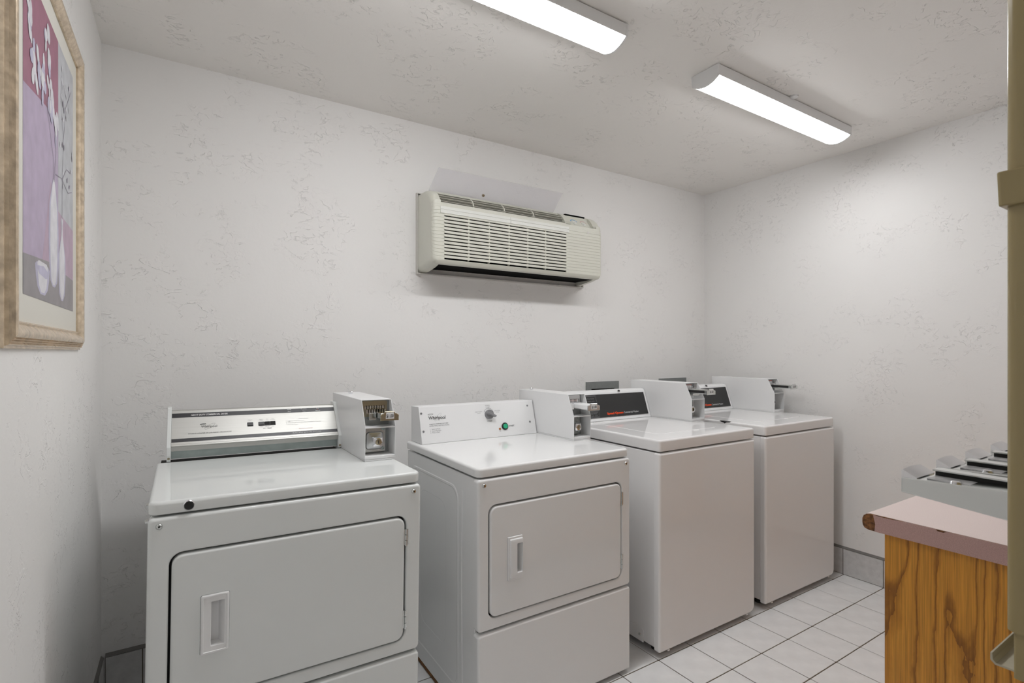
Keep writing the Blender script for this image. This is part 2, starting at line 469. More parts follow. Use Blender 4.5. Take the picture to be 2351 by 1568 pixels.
# ------------------------------------------------------------------ ceiling lights
def wrap_light(x0, x1, y0, y1, label, lit):
    cx, cy = (x0 + x1) / 2, (y0 + y1) / 2
    t = thing('ceiling_light', label, 'light', (cx, cy, HC))
    L2, W2 = (x1 - x0) / 2, (y1 - y0) / 2
    bm = bmesh.new()
    box(bm, -L2 + 0.012, L2 - 0.012, -W2 + 0.006, W2 - 0.006, -0.012, 0.0)
    # long side rails that carry the diffuser
    for s in (-1, 1):
        prof = [(s * W2, -0.004), (s * W2 * 0.97, -0.045), (s * (W2 * 0.97 - 0.004), -0.045), (s * (W2 - 0.006), -0.004)]
        loft(bm, [[(-L2 + 0.008, y, z) for y, z in prof], [(L2 - 0.008, y, z) for y, z in prof]], True, True)
    finish('housing', bm, 'fixture', t, smooth=False)
    arc = [(W2 * 0.955 * (1 - k / 6), -0.0445 - 0.022 * (1 - (1 - k / 6) ** 2)) for k in range(13)]
    bm = bmesh.new()
    inner = [(y * 0.985, z + 0.0022) for y, z in arc][::-1]
    prof = arc + inner
    loft(bm, [[(-L2 + 0.008, y, z) for y, z in prof], [(L2 - 0.008, y, z) for y, z in prof]], True, True)
    finish('diffuser', bm, lit, t)
    for s in (-1, 1):
        bm = bmesh.new()
        capp = [(W2 * 1.01, -0.003)] + [(y * 1.02, z - 0.0015) for y, z in arc] + [(-W2 * 1.01, -0.003)]
        xa, xb = sorted((s * (L2 - 0.010), s * L2))
        loft(bm, [[(xa, y, z) for y, z in capp], [(xb, y, z) for y, z in capp]], True, True)
        finish('end_cap', bm, 'fixture', t, smooth=False, bevel=0.001)
    bm = bmesh.new()
    lathe(bm, [(0.018, 0), (0.017, -0.006), (0.009, -0.010)], (-L2 + 0.52, -W2 - 0.012, -0.0005), (0, 0, 1), 14)
    finish('mounting_clip', bm, 'fixture', t)
    return t
wrap_light(1.778, 2.850, 1.281, 1.409, 'white wraparound ceiling light wholly in view near the right wall', 'lit_b')
wrap_light(0.232, 1.304, 1.298, 1.426, 'white wraparound ceiling light cut by the top edge of the photo', 'lit_a')

# ------------------------------------------------------------------ wall air conditioner
ac = thing('wall_air_conditioner', 'beige through-wall air conditioner with louvered front, high on the back wall', 'air conditioner', (1.51, YB, 1.87))
front = [(2.262, 1.697), (2.252, 1.697), (2.242, 1.7005), (2.233, 1.710)]
z = 1.7165
pitch = 0.0167
zs = []
while z < 1.985:
    yy = 2.230 + max(0, (z - 1.95)) * 0.15
    zs.append((yy, z)); zs.append((yy, z + pitch - 0.0016)); zs.append((yy + 0.0016, z + pitch - 0.0008))
    z += pitch
front += zs
front += [(2.238, 1.990), (2.247, 2.008), (2.262, 2.028), (2.283, 2.046), (2.308, 2.058), (2.335, 2.064), (2.42, 2.066)]
def shell(bm, xa, xb, z0, z1, th=0.007, y_min=None):
    p = [q for q in front if z0 <= q[1] <= z1]
    cxy = Vector((2.36, 1.87))
    inn = []
    for i, q in enumerate(p):
        a = Vector(p[max(i - 1, 0)]); b = Vector(p[min(i + 1, len(p) - 1)])
        d = (b - a).normalized(); nn = Vector((d.y, -d.x))
        if (cxy - Vector(q)).dot(nn) < 0: nn = -nn
        inn.append((q[0] + nn.x * th, q[1] + nn.y * th))
    poly = p + inn[::-1]
    loft(bm, [[(xa, y, z) for y, z in poly], [(xb, y, z) for y, z in poly]], True, True)
bm = bmesh.new()
cen = Vector((2.40, 1.872))
def endloops(xs):
    out = []
    for x, d in xs:
        lp = []
        for y, z in front[::-1] + [(2.30, 1.688), (2.36, 1.680), (2.42, 1.674)]:
            y2 = y + d * max(0.0, min(1.0, (2.43 - y) / 0.03)); z2 = z + d * 0.9 * max(-1.0, min(1.0, (1.87 - z) / 0.16))
            lp.append((x, y2, z2))
        out.append(lp)
    return out
loft(bm, endloops([(0.978, 0.024), (0.980, 0.014), (0.985, 0.007), (0.993, 0.002), (1.003, 0.0), (1.022, 0.0)]), True, True)
loft(bm, endloops([(2.034, 0.024), (2.032, 0.014), (2.027, 0.007), (2.019, 0.002), (2.009, 0.0), (1.990, 0.0)]), True, True)
shell(bm, 1.022, 1.990, 1.690, 1.7225)            # bottom rail
shell(bm, 1.022, 1.037, 1.7165, 1.95)             # left stile of the intake
shell(bm, 1.770, 1.990, 1.7165, 1.988)            # smooth right field
shell(bm, 1.022, 1.770, 1.934, 1.992)             # rail over the intake
shell(bm, 1.768, 1.808, 1.986, 2.07, 0.05)        # rib between outlet and controls
shell(bm, 1.022, 1.768, 2.050, 2.07)              # rear top rail
finish('cover', bm, 'beige', ac, angle=25, world=True)
boxo('inner_chassis', 1.018, 1.992, 2.264, 2.415, 1.702, 2.005, 'void', ac, world=True)  # black backing, paints the grille slots as shade
boxo('underside_shade', 1.012, 2.000, 2.264, 2.4235, 1.698, 1.7015, 'void', ac, world=True)  # black plate added to paint the open underside as dark shade
for k in range(13):
    z0 = 1.7225 + k * pitch
    bm = bmesh.new()
    prof = [(2.229, z0 + 0.0042), (2.2295, z0 + 0.0150), (2.2315, z0 + 0.0158), (2.243, z0 + 0.0125), (2.243, z0 + 0.0055), (2.2315, z0 + 0.0035)]
    loft(bm, [[(1.037, y, z) for y, z in prof], [(1.770, y, z) for y, z in prof]], True, True)
    finish('slat', bm, 'beige', ac, smooth=False, world=True)
for x in (1.169, 1.284, 1.400, 1.516, 1.631):
    boxo('grille_bar', x - 0.003, x + 0.003, 2.232, 2.246, 1.7225, 1.937, 'beige', ac, world=True)
bm = bmesh.new()
prof = [(2.2265, 1.9365), (2.2270, 1.9520), (2.2285, 1.9535), (2.2270, 1.955), (2.2295, 1.969), (2.236, 1.969), (2.236, 1.9365)]
loft(bm, [[(1.017, y, z) for y, z in prof], [(1.407, y, z) for y, z in prof]], True, True)
loft(bm, [[(1.4085, y, z) for y, z in prof], [(1.787, y, z) for y, z in prof]], True, True)
finish('filter_door', bm, 'beige_light', ac, smooth=False, world=True)
# outlet louvres
for (y, z) in ((2.247, 1.994), (2.256, 2.010), (2.269, 2.025), (2.285, 2.038)):
    bm = bmesh.new()
    prof = [(y, z + 0.004), (y + 0.002, z + 0.006), (y + 0.024, z - 0.006), (y + 0.022, z - 0.008)]
    loft(bm, [[(1.022, a, b) for a, b in prof], [(1.768, a, b) for a, b in prof]], True, True)
    finish('louvre', bm, 'beige', ac, smooth=False, world=True)
for x in (1.205, 1.385, 1.568):
    bm = bmesh.new()
    prof = [(2.247, 1.985), (2.256, 2.017), (2.272, 2.034), (2.292, 2.046), (2.310, 2.040), (2.285, 2.000), (2.27, 1.985)]
    loft(bm, [[(x - 0.0025, a, b) for a, b in prof], [(x + 0.0025, a, b) for a, b in prof]], True, True)
    finish('vane', bm, 'beige', ac, smooth=False, world=True)
# control well on the right
bm = bmesh.new()
A, B = Vector((0, 2.243, 1.984)), Vector((0, 2.325, 2.030))
V_ = (B - A).normalized()
prof = [(2.2435, 1.984), (2.2500, 1.9885), (2.288, 2.0355), (2.294, 2.0500), (2.335, 2.0500), (2.335, 2.02), (2.30, 1.99), (2.26, 1.975)]
loft(bm, [[(1.808, a, b) for a, b in prof], [(1.972, a, b) for a, b in prof]], True, True)
cp = finish('control_panel', bm, 'beige', ac, smooth=False, world=True)
bm = bmesh.new()
shell(bm, 1.970, 1.992, 1.986, 2.07, 0.05)
finish('well_end', bm, 'beige', ac, world=True, angle=25)
Vc = Vector((0, 0.038, 0.047)).normalized()
Nc = Vector((0, -Vc.z, Vc.y))
bm = bmesh.new()
off = -Vector(ac.location)
for xc, mi in ((1.855, 0), (1.925, 1)):
    o_ = Vector((xc, 2.2500, 1.9885)) + Vc * 0.026 + off
    arcp = [(0.024 * math.cos(t), 0.024 * math.sin(t)) for t in [math.radians(20 + 14 * k) for k in range(11)]]
    ribbon(bm, arcp, o_, (1, 0, 0), Vc, 0.0055, 0.0006, mi)
flat_finish('dial_print', bm, ['blueprint', 'pinkprint'], cp)
for xc in (1.853, 1.923):
    bm = bmesh.new()
    lathe(bm, [(0.0145, 0), (0.014, 0.003), (0.012, 0.004)], Vector((xc, 2.2500, 1.9885)) + Vc * 0.023, Nc, 16)
    b0 = Vector((xc, 2.2500, 1.9885)) + Vc * 0.023 + Nc * 0.004
    pts = []
    for a, b in ((-0.012, -0.0025), (0.012, -0.0025), (0.012, 0.0025), (-0.012, 0.0025)):
        pts.append(b0 + Vector((1, 0, 0)) * (a * 0.7 - b * 0.7) + Vc * (a * 0.7 + b * 0.7))
    loft(bm, [pts, [p + Nc * 0.004 for p in pts]], True, True)
    finish('knob', bm, 'beige_light', cp, world=False).location = off
boxo('slot_shade', 1.812, 1.955, 2.296, 2.318, 2.0502, 2.0600, 'void', ac, world=True)  # black block painted as the shade inside the slot
boxo('badge', 1.918, 1.932, 2.2285, 2.2305, 1.948, 1.958, 'sleeve', ac, world=True)
# wall sleeve
bm = bmesh.new()
box(bm, 0.972, 0.9775, 2.410, YB, 1.668, 2.0695)
box(bm, 2.040, 2.046, 2.410, YB, 1.668, 2.0695)
box(bm, 0.9775, 2.040, 2.410, YB, 2.0665, 2.0695)
box(bm, 0.9775, 2.040, 2.402, YB, 1.667, 1.672)
finish('wall_sleeve', bm, 'sleeve', ac, smooth=False, world=True)
# clear deflector
dfl = thing('air_deflector', 'clear plastic air deflector sheet leaning out over the top of the beige air conditioner', 'deflector', (1.37, 2.305, 2.060))
bm = bmesh.new()
q = [(0.992, 2.312, 2.0585), (1.738, 2.312, 2.0585), (1.752, 2.240, 2.152), (1.014, 2.240, 2.152)]
n_ = (Vector(q[1]) - Vector(q[0])).cross(Vector(q[3]) - Vector(q[0])).normalized() * 0.0025
loft(bm, [[Vector(p) for p in q], [Vector(p) + n_ for p in q]], True, True)
finish('sheet', bm, 'acrylic', dfl, smooth=False, world=True)
bm = bmesh.new()
lathe(bm, [(0.007, -0.004), (0.007, 0.003), (0.004, 0.006)], (1.285, 2.297, 2.078), tuple(-n_.normalized()), 12)
finish('fixing_screw', bm, 'brass', dfl, world=True)

# ------------------------------------------------------------------ framed print on the left wall
PYa, PYb, PZa, PZb = 1.180, 1.926, 1.286, 2.127
pic = thing('framed_picture', 'framed flower and vase print in a wide champagne moulding on the left wall', 'picture', (XL, (PYa + PYb) / 2, PZa))
mould = [(0.0, 0.002), (0.0, 0.008), (0.003, 0.0105), (0.006, 0.0085), (0.008, 0.0105), (0.013, 0.0150), (0.019, 0.0182), (0.026, 0.0186), (0.0300, 0.0165), (0.0318, 0.0118), (0.0340, 0.0150), (0.0360, 0.0098), (0.0382, 0.0130), (0.0402, 0.0078), (0.0432, 0.0108), (0.046, 0.0055), (0.050, 0.0055), (0.050, 0.0002)]
WM = 0.05
def rail(side):
    bm = bmesh.new()
    a, b, c, d = PYa + WM, PYb - WM, PZa + WM, PZb - WM
    L0, L1 = [], []
    for s, h in mould:
        x = XL + h
        if side == 'bottom': L0.append((x, a - s, c - s)); L1.append((x, b + s, c - s))
        if side == 'top': L0.append((x, a - s, d + s)); L1.append((x, b + s, d + s))
        if side == 'near': L0.append((x, a - s, c - s)); L1.append((x, a - s, d + s))
        if side == 'far': L0.append((x, b + s, c - s)); L1.append((x, b + s, d + s))
    loft(bm, [L0, L1], True, True)
    finish('frame_rail', bm, 'frame', pic, angle=32, world=True)
for s in ('bottom', 'top', 'near', 'far'): rail(s)
boxo('mat_board', XL + 0.0005, XL + 0.0030, PYa + 0.04, PYb - 0.04, PZa + 0.04, PZb - 0.04, 'mat_board', pic, world=True)
def art(name, col, rough=0.45, noise=0.10, ns=25):
    M[name] = mat(name, col, rough, noise=noise, nscale=ns); return name
arts = [art('art_magenta', (0.33, 0.135, 0.20)), art('art_grey', (0.50, 0.51, 0.54)), art('art_lilac', (0.45, 0.37, 0.50)), art('art_pink', (0.47, 0.345, 0.445)),
        art('art_table', (0.285, 0.265, 0.275)), art('art_white', (0.70, 0.69, 0.73)), art('art_shadow', (0.50, 0.48, 0.62)), art('art_twig', (0.28, 0.25, 0.32))]
bm = bmesh.new()
k_ = 0.257 / 0.252
PN = 0
def ap(y, z): return (y * k_, 1.28 + (z - 1.28) * k_)
def patch(pts, mi, layer):
    global PN
    PN += 1
    x = XL + 0.0033 + 0.00012 * layer + 0.0000035 * PN - pic.location.x
    vs = [bm.verts.new((x, y - pic.location.y, z - pic.location.z)) for y, z in [ap(*p) for p in pts]]
    f = bm.faces.new(vs); f.material_index = mi
    f.normal_update()
    if f.normal.x < 0: f.normal_flip()
Y0, Y1, Z0, Z1 = 1.287, 1.791, 1.388, 2.012
patch([(Y0, Z0), (Y1, Z0), (Y1, Z1), (Y0, Z1)], 2, 0)
patch([(Y0, 1.782), (1.601, 1.828), (1.601, Z1), (Y0, Z1)], 0, 1)
patch([(1.601, 1.612), (Y1, 1.602), (Y1, Z1), (1.601, Z1)], 1, 1)
patch([(1.44, 1.474), (Y1, 1.472), (Y1, 1.602), (1.601, 1.612), (1.52, 1.66)], 3, 1)
patch([(Y0, Z0), (Y1, Z0), (Y1, 1.470), (1.50, 1.478), (Y0, 1.464)], 4, 2)
def vase(cy, zb, zt, prof, mi=5):
    for gr, m_, ly in ((1.0, 6, 3), (0.72, mi, 4)):
        H_ = zt - zb
        L_ = [(cy - r * gr, zb + H_ * t + (0.004 if gr < 1 else 0)) for r, t in prof]
        R_ = [(cy + r * gr, zb + H_ * t + (0.004 if gr < 1 else 0)) for r, t in prof[::-1]]
        patch(L_ + R_, m_, ly)
vase(1.552, 1.428, 1.668, [(0.012, 0), (0.036, 0.05), (0.050, 0.25), (0.053, 0.5), (0.046, 0.75), (0.022, 0.93), (0.010, 1.0)])
vase(1.645, 1.404, 1.600, [(0.010, 0), (0.033, 0.08), (0.044, 0.35), (0.042, 0.55), (0.020, 0.72), (0.008, 0.8), (0.008, 0.93), (0.016, 1.0)])
vase(1.443, 1.400, 1.464, [(0.020, 0), (0.046, 0.2), (0.060, 0.55), (0.066, 0.9), (0.05, 1.0)])
patch([(1.385, 1.455), (1.41, 1.441), (1.47, 1.436), (1.50, 1.442), (1.495, 1.452), (1.45, 1.461)], 6, 5)
rnd = random.Random(3)
def petal(cy, cz, ry, rz, rot, mi, ly):
    patch([(cy + ry * math.cos(t) * math.cos(rot) - rz * math.sin(t) * math.sin(rot), cz + ry * math.cos(t) * math.sin(rot) + rz * math.sin(t) * math.cos(rot)) for t in [2 * PI * k / 9 for k in range(9)]], mi, ly)
for cy, cz, n, sp in ((1.45, 1.865, 11, 0.028), (1.53, 1.835, 12, 0.030), (1.335, 1.905, 5, 0.020), (1.36, 1.85, 5, 0.018), (1.32, 1.945, 4, 0.018), (1.485, 1.955, 4, 0.016), (1.50, 1.915, 5, 0.016), (1.385, 1.875, 5, 0.018), (1.57, 1.80, 6, 0.018)):
    for k in range(n):
        petal(cy + rnd.gauss(0, sp * 0.75), cz + rnd.gauss(0, sp * 0.8), rnd.uniform(0.007, 0.015), rnd.uniform(0.012, 0.024), rnd.uniform(-0.6, 0.6), 5 if rnd.random() < 0.6 else 6, 5 + k % 3)
def twig(pts, wd=0.0022):
    for (a, b), (c, d) in zip(pts, pts[1:]):
        t = Vector((c - a, d - b)).normalized(); nn = Vector((-t.y, t.x)) * wd / 2
        patch([(a + nn.x, b + nn.y), (a - nn.x, b - nn.y), (c - nn.x, d - nn.y), (c + nn.x, d + nn.y)], 7, 3)
twig([(1.552, 1.668), (1.548, 1.72), (1.50, 1.79), (1.45, 1.85)]); twig([(1.556, 1.668), (1.575, 1.74), (1.56, 1.83)])
twig([(1.645, 1.600), (1.648, 1.70), (1.66, 1.80), (1.70, 1.90), (1.76, 1.96)]); twig([(1.648, 1.70), (1.70, 1.74), (1.755, 1.745)]); twig([(1.66, 1.80), (1.63, 1.88), (1.64, 1.95)])
twig([(1.57, 1.69), (1.64, 1.70), (1.72, 1.685), (1.77, 1.70)])
for k in range(26):
    petal(rnd.uniform(1.62, 1.78), rnd.uniform(1.68, 1.97), 0.004, 0.008, rnd.uniform(-1, 1), 5 if rnd.random() < 0.6 else 7, 6)
flat_finish('print', bm, arts, pic)

# ------------------------------------------------------------------ washer outlet boxes on the back wall
def outlet(x0, x1, zt, label):
    t = thing('washer_outlet_box', label, 'outlet box', ((x0 + x1) / 2, YB, zt - 0.1))
    bm = bmesh.new()
    z0 = zt - 0.20
    a, b = x0 + 0.040, x1 - 0.038
    for r in ((x0, x1, zt - 0.043, zt), (x0, x1, z0, z0 + 0.04), (x0, a, z0 + 0.04, zt - 0.043), (b, x1, z0 + 0.04, zt - 0.043)):
        box(bm, r[0], r[1], YB - 0.008, YB, r[2], r[3])
    finish('faceplate', bm, 'putty', t, smooth=False, world=True)
    bm = bmesh.new()
    box(bm, a, b, YB - 0.0035, YB - 0.001, z0 + 0.04, zt - 0.043)
    finish('recess_shade', bm, 'dark', t, smooth=False, world=True)  # flat dark panel stands in for the shade inside the box
    for xx in (a + 0.06, b - 0.04):
        bm = bmesh.new()
        lathe(bm, [(0.010, 0), (0.010, 0.012), (0.014, 0.012), (0.014, 0.020), (0.006, 0.022)], (xx, YB - 0.003, zt - 0.075), (0, -1, 0), 12)
        finish('valve', bm, 'chrome_dull', t, world=True)
outlet(2.075, 2.346, 1.095, 'grey plastic outlet box on the back wall, left of the two, behind the nearer washer')
outlet(2.722, 2.996, 1.099, 'grey plastic outlet box on the back wall, right of the two, nearest the corner')

# ------------------------------------------------------------------ coin boxes
def coin_box(parent, x0, x1, yf, yb, z0, zk, zt, ytop, slide_y, price, kind, plate_x):
    """open-fronted steel housing on the machine; child of the machine, its works are sub-parts"""
    bm = bmesh.new()
    side = [(yb, z0), (yf, z0), (yf, zk), (ytop, zt), (yb, zt)]
    th = 0.0022
    prism_x(bm, side, x0, x0 + th); prism_x(bm, side, x1 - th, x1)
    box(bm, x0 + th, x1 - th, ytop, yb, zt - th, zt)
    box(bm, x0 + th, x1 - th, yb - th, yb, z0, zt - th)
    box(bm, x0 + th, x1 - th, yf, yb - th, z0, z0 + 0.010)
    h = finish('coin_box', bm, 'meter', parent, smooth=False, bevel=0.0008, seg=1)
    # plinth strip
    boxo('plinth', x0 + 0.001, x1 - 0.001, yf + 0.001, yb, z0 - 0.006, z0 - 0.0006, 'meter', h)
    # shelf between slide and vault
    boxo('shelf', x0 + th, x1 - th, yf + 0.0005, yf + 0.075, zk - 0.004, zk - 0.001, 'meter', h)
    # upper mechanism plate
    up = {'old': 'brass', 'new': 'meter', 'queen': 'steel_paint'}[kind]
    bm = bmesh.new()
    ys = yf + 0.062
    loft(bm, [XZ(rr(x0 + 0.008, x1 - 0.010, zk + 0.028, zt - 0.006, 0.006, 3), ys + 0.004), XZ(rr(x0 + 0.008, x1 - 0.010, zk + 0.028, zt - 0.006, 0.006, 3), ys)], True, True)
    finish('mechanism_plate', bm, up, h, smooth=False)
    boxo('lower_back', x0 + th, x1 - th, ys + 0.004, ys + 0.006, z0 + 0.010, zt - th, 'steel_paint' if kind != 'queen' else 'meter', h)
    # comb of coin pins
    bm = bmesh.new()
    n = 8
    xa, xb = x0 + 0.018, x1 - 0.026
    zc = zk + 0.052
    for k in range(n):
        x = xa + (xb - xa) * k / (n - 1)
        box(bm, x - 0.0028, x + 0.0028, ys - 0.024, ys - 0.0005, zc - 0.010, zc + 0.004)
        box(bm, x - 0.0028, x + 0.0028, ys - 0.003, ys - 0.0005, zc + 0.004, zc + 0.014)
        box(bm, x + 0.0034, x + 0.0052, ys - 0.002, ys - 0.0006, zc - 0.010, zc + 0.016, 1)
    finish('coin_pins', bm, ['chrome', 'dark'], h, smooth=False)
    if kind == 'queen':
        bm = bmesh.new()
        box(bm, x0 + 0.012, x1 - 0.030, ys - 0.0016, ys - 0.0004, zt - 0.030, zt - 0.010)
        box(bm, x0 + 0.016, x1 - 0.034, ys - 0.0022, ys - 0.0017, zt - 0.0265, zt - 0.0135, 1)
        for k in range(4):
            x = x0 + 0.026 + k * 0.010
            box(bm, x, x + 0.007, ys - 0.0026, ys - 0.0023, zt - 0.0225, zt - 0.0175, 2)
        finish('warning_label', bm, ['redlabel', 'paper', 'ink_grey'], h, smooth=False)
    # coin slide
    xs0, xs1 = plate_x
    bm = bmesh.new()
    zb = zk + 0.030 if kind != 'old' else zk + 0.024
    prof = rr(xs0 + 0.006, xs1 - 0.006, zb, zb + 0.022, 0.004, 2)
    loft(bm, [XZ(prof, ys - 0.001), XZ(prof, slide_y + 0.004)], True, True)
    box(bm, max(xs0 - 0.020, x0 + 0.004), xs0 + 0.004, ys - 0.030, ys - 0.001, zb - 0.004, zb + 0.020)
    if kind == 'queen':
        box(bm, xs0 + 0.0052, xs0 + 0.0062, slide_y + 0.018, ys - 0.030, zb + 0.004, zb + 0.018, 1)
        box(bm, xs0 + 0.008, xs1 - 0.010, ys - 0.05, ys - 0.02, zb - 0.012, zb - 0.001)
    sl = finish('coin_slide', bm, ['chrome_dull' if kind != 'new' else 'meter', 'dark'], h, smooth=False, bevel=0.0008, seg=1)
    bm = bmesh.new()
    zp0, zp1 = zb - 0.003, zb + 0.028
    xc = (xs0 + xs1) / 2 + 0.004; wv = (xs1 - xs0) / 2
    oct_ = [(xc - wv, zp0), (xc + wv, zp0), (xc + wv, zp1 - 0.012), (xc + wv - 0.006, zp1 - 0.008), (xc + wv * 0.6, zp1 - 0.007), (xc + wv * 0.5, zp1), (xc - wv * 0.55, zp1), (xc - wv * 0.66, zp1 - 0.007), (xc - wv + 0.006, zp1 - 0.008), (xc - wv, zp1 - 0.012)]
    loft(bm, [XZ(oct_, slide_y + 0.004), XZ(oct_, slide_y + 0.001), XZ([(xc + (a - xc) * 0.95, (zp0 + zp1) / 2 + (b - (zp0 + zp1) / 2) * 0.93) for a, b in oct_], slide_y)], True, True)
    lab = [(xc - wv * 0.46, zp0 + 0.006), (xc + wv * 0.46, zp0 + 0.006), (xc + wv * 0.42, zp1 - 0.003), (xc - wv * 0.42, zp1 - 0.003)]
    loft(bm, [XZ(lab, slide_y - 0.0002), XZ(lab, slide_y - 0.0010)], True, True, 1)
    text_mesh(bm, price, (xc, slide_y - 0.0010, zp0 + 0.0105), (1, 0, 0), (0, 0, 1), width=wv * 0.78, height=0.0115, bold=0.02, mi=2, lift=0.0004, align='C')
    me = bpy.data.meshes.new('price_plate'); bm.to_mesh(me); bm.free()
    for x in ('brass' if kind == 'old' else 'chrome_dull', 'paper', 'ink'): me.materials.append(M[x])
    o = bpy.data.objects.new('price_plate', me); C.objects.link(o); o.parent = h
    # vault door and lock
    bm = bmesh.new()
    yv = yf + 0.052
    vx1 = x1 - 0.018 if kind != 'queen' else x1 - 0.030
    round_plate_xz(bm, (x0 + th, vx1, z0 + 0.014, zk - 0.006), 0.002, yv + 0.005, yv, 0.001)
    vm = 'steel' if kind == 'old' else 'steel_paint'
    finish('vault_door', bm, vm, h, wn=True)
    cx = x0 + 0.055 if kind == 'old' else x0 + 0.048
    if kind == 'queen': cx = x0 + 0.046
    cz = (z0 + zk) / 2 - 0.002
    bm = bmesh.new()
    s = 0.029 if kind == 'old' else 0.019
    cxx = cx - (0.006 if kind == 'old' else 0.002)
    ring = [XZ(rr(cxx - s - 0.002, cxx + s + 0.002, cz - s, cz + s + 0.004, 0.012, 4), yv - 0.0006), XZ(rr(cxx - s, cxx + s, cz - s + 0.002, cz + s + 0.002, 0.011, 4), yv - 0.006),
            XZ(rr(cxx - s + 0.006, cxx + s - 0.004, cz - s + 0.007, cz + s - 0.004, 0.008, 4), yv - 0.008)]
    loft(bm, ring, True, True)
    if kind != 'queen':
        r2 = 0.017 if kind == 'old' else 0.0165
        loft(bm, [XZ(rr(cx - r2, cx + r2, cz - r2, cz + r2, 0.006, 4), yv - 0.008), XZ(rr(cx - r2, cx + r2, cz - r2, cz + r2, 0.006, 4), yv - 0.024), XZ(rr(cx - r2 + 0.003, cx + r2 - 0.003, cz - r2 + 0.003, cz + r2 - 0.003, 0.005, 4), yv - 0.0265)], True, True, 1)
    else:
        r2 = 0.0165
        lathe(bm, [(0.019, 0.006), (0.019, 0.020), (0.016, 0.023)], (cx, yv, cz), (0, -1, 0), 20, 1)
    lathe(bm, [(r2 * 0.62, 0.0), (r2 * 0.62, 0.0015), (r2 * 0.30, 0.0025)], (cx, yv - 0.0262 if kind != 'queen' else yv - 0.0225, cz), (0, -1, 0), 16, 2)
    box(bm, cx - 0.0013, cx + 0.0013, yv - 0.0292, yv - 0.0255, cz - 0.006, cz + 0.006, 3)
    finish('vault_lock', bm, ['steel' if kind == 'old' else 'steel_paint', 'chrome', 'brass', 'black'], h, angle=35)
    for zz in (z0 + 0.026, zk - 0.014):
        bm = bmesh.new(); lathe(bm, [(0.0065, 0), (0.006, 0.003), (0.003, 0.0045)], (vx1 - 0.010, yv - 0.0002, zz), (0, -1, 0), 12)
        finish('bolt', bm, 'galv', h)
    # top screw / knob
    if kind != 'queen':
        bm = bmesh.new(); lathe(bm, [(0.008, 0), (0.010, 0.006), (0.0085, 0.009), (0.003, 0.0085)], ((x0 * 0.55 + x1 * 0.45), yb - 0.085 if kind == 'old' else yb - 0.045, zt + 0.0002), (0, 0, 1), 14)
        finish('top_lock', bm, 'chrome', h)
    return h

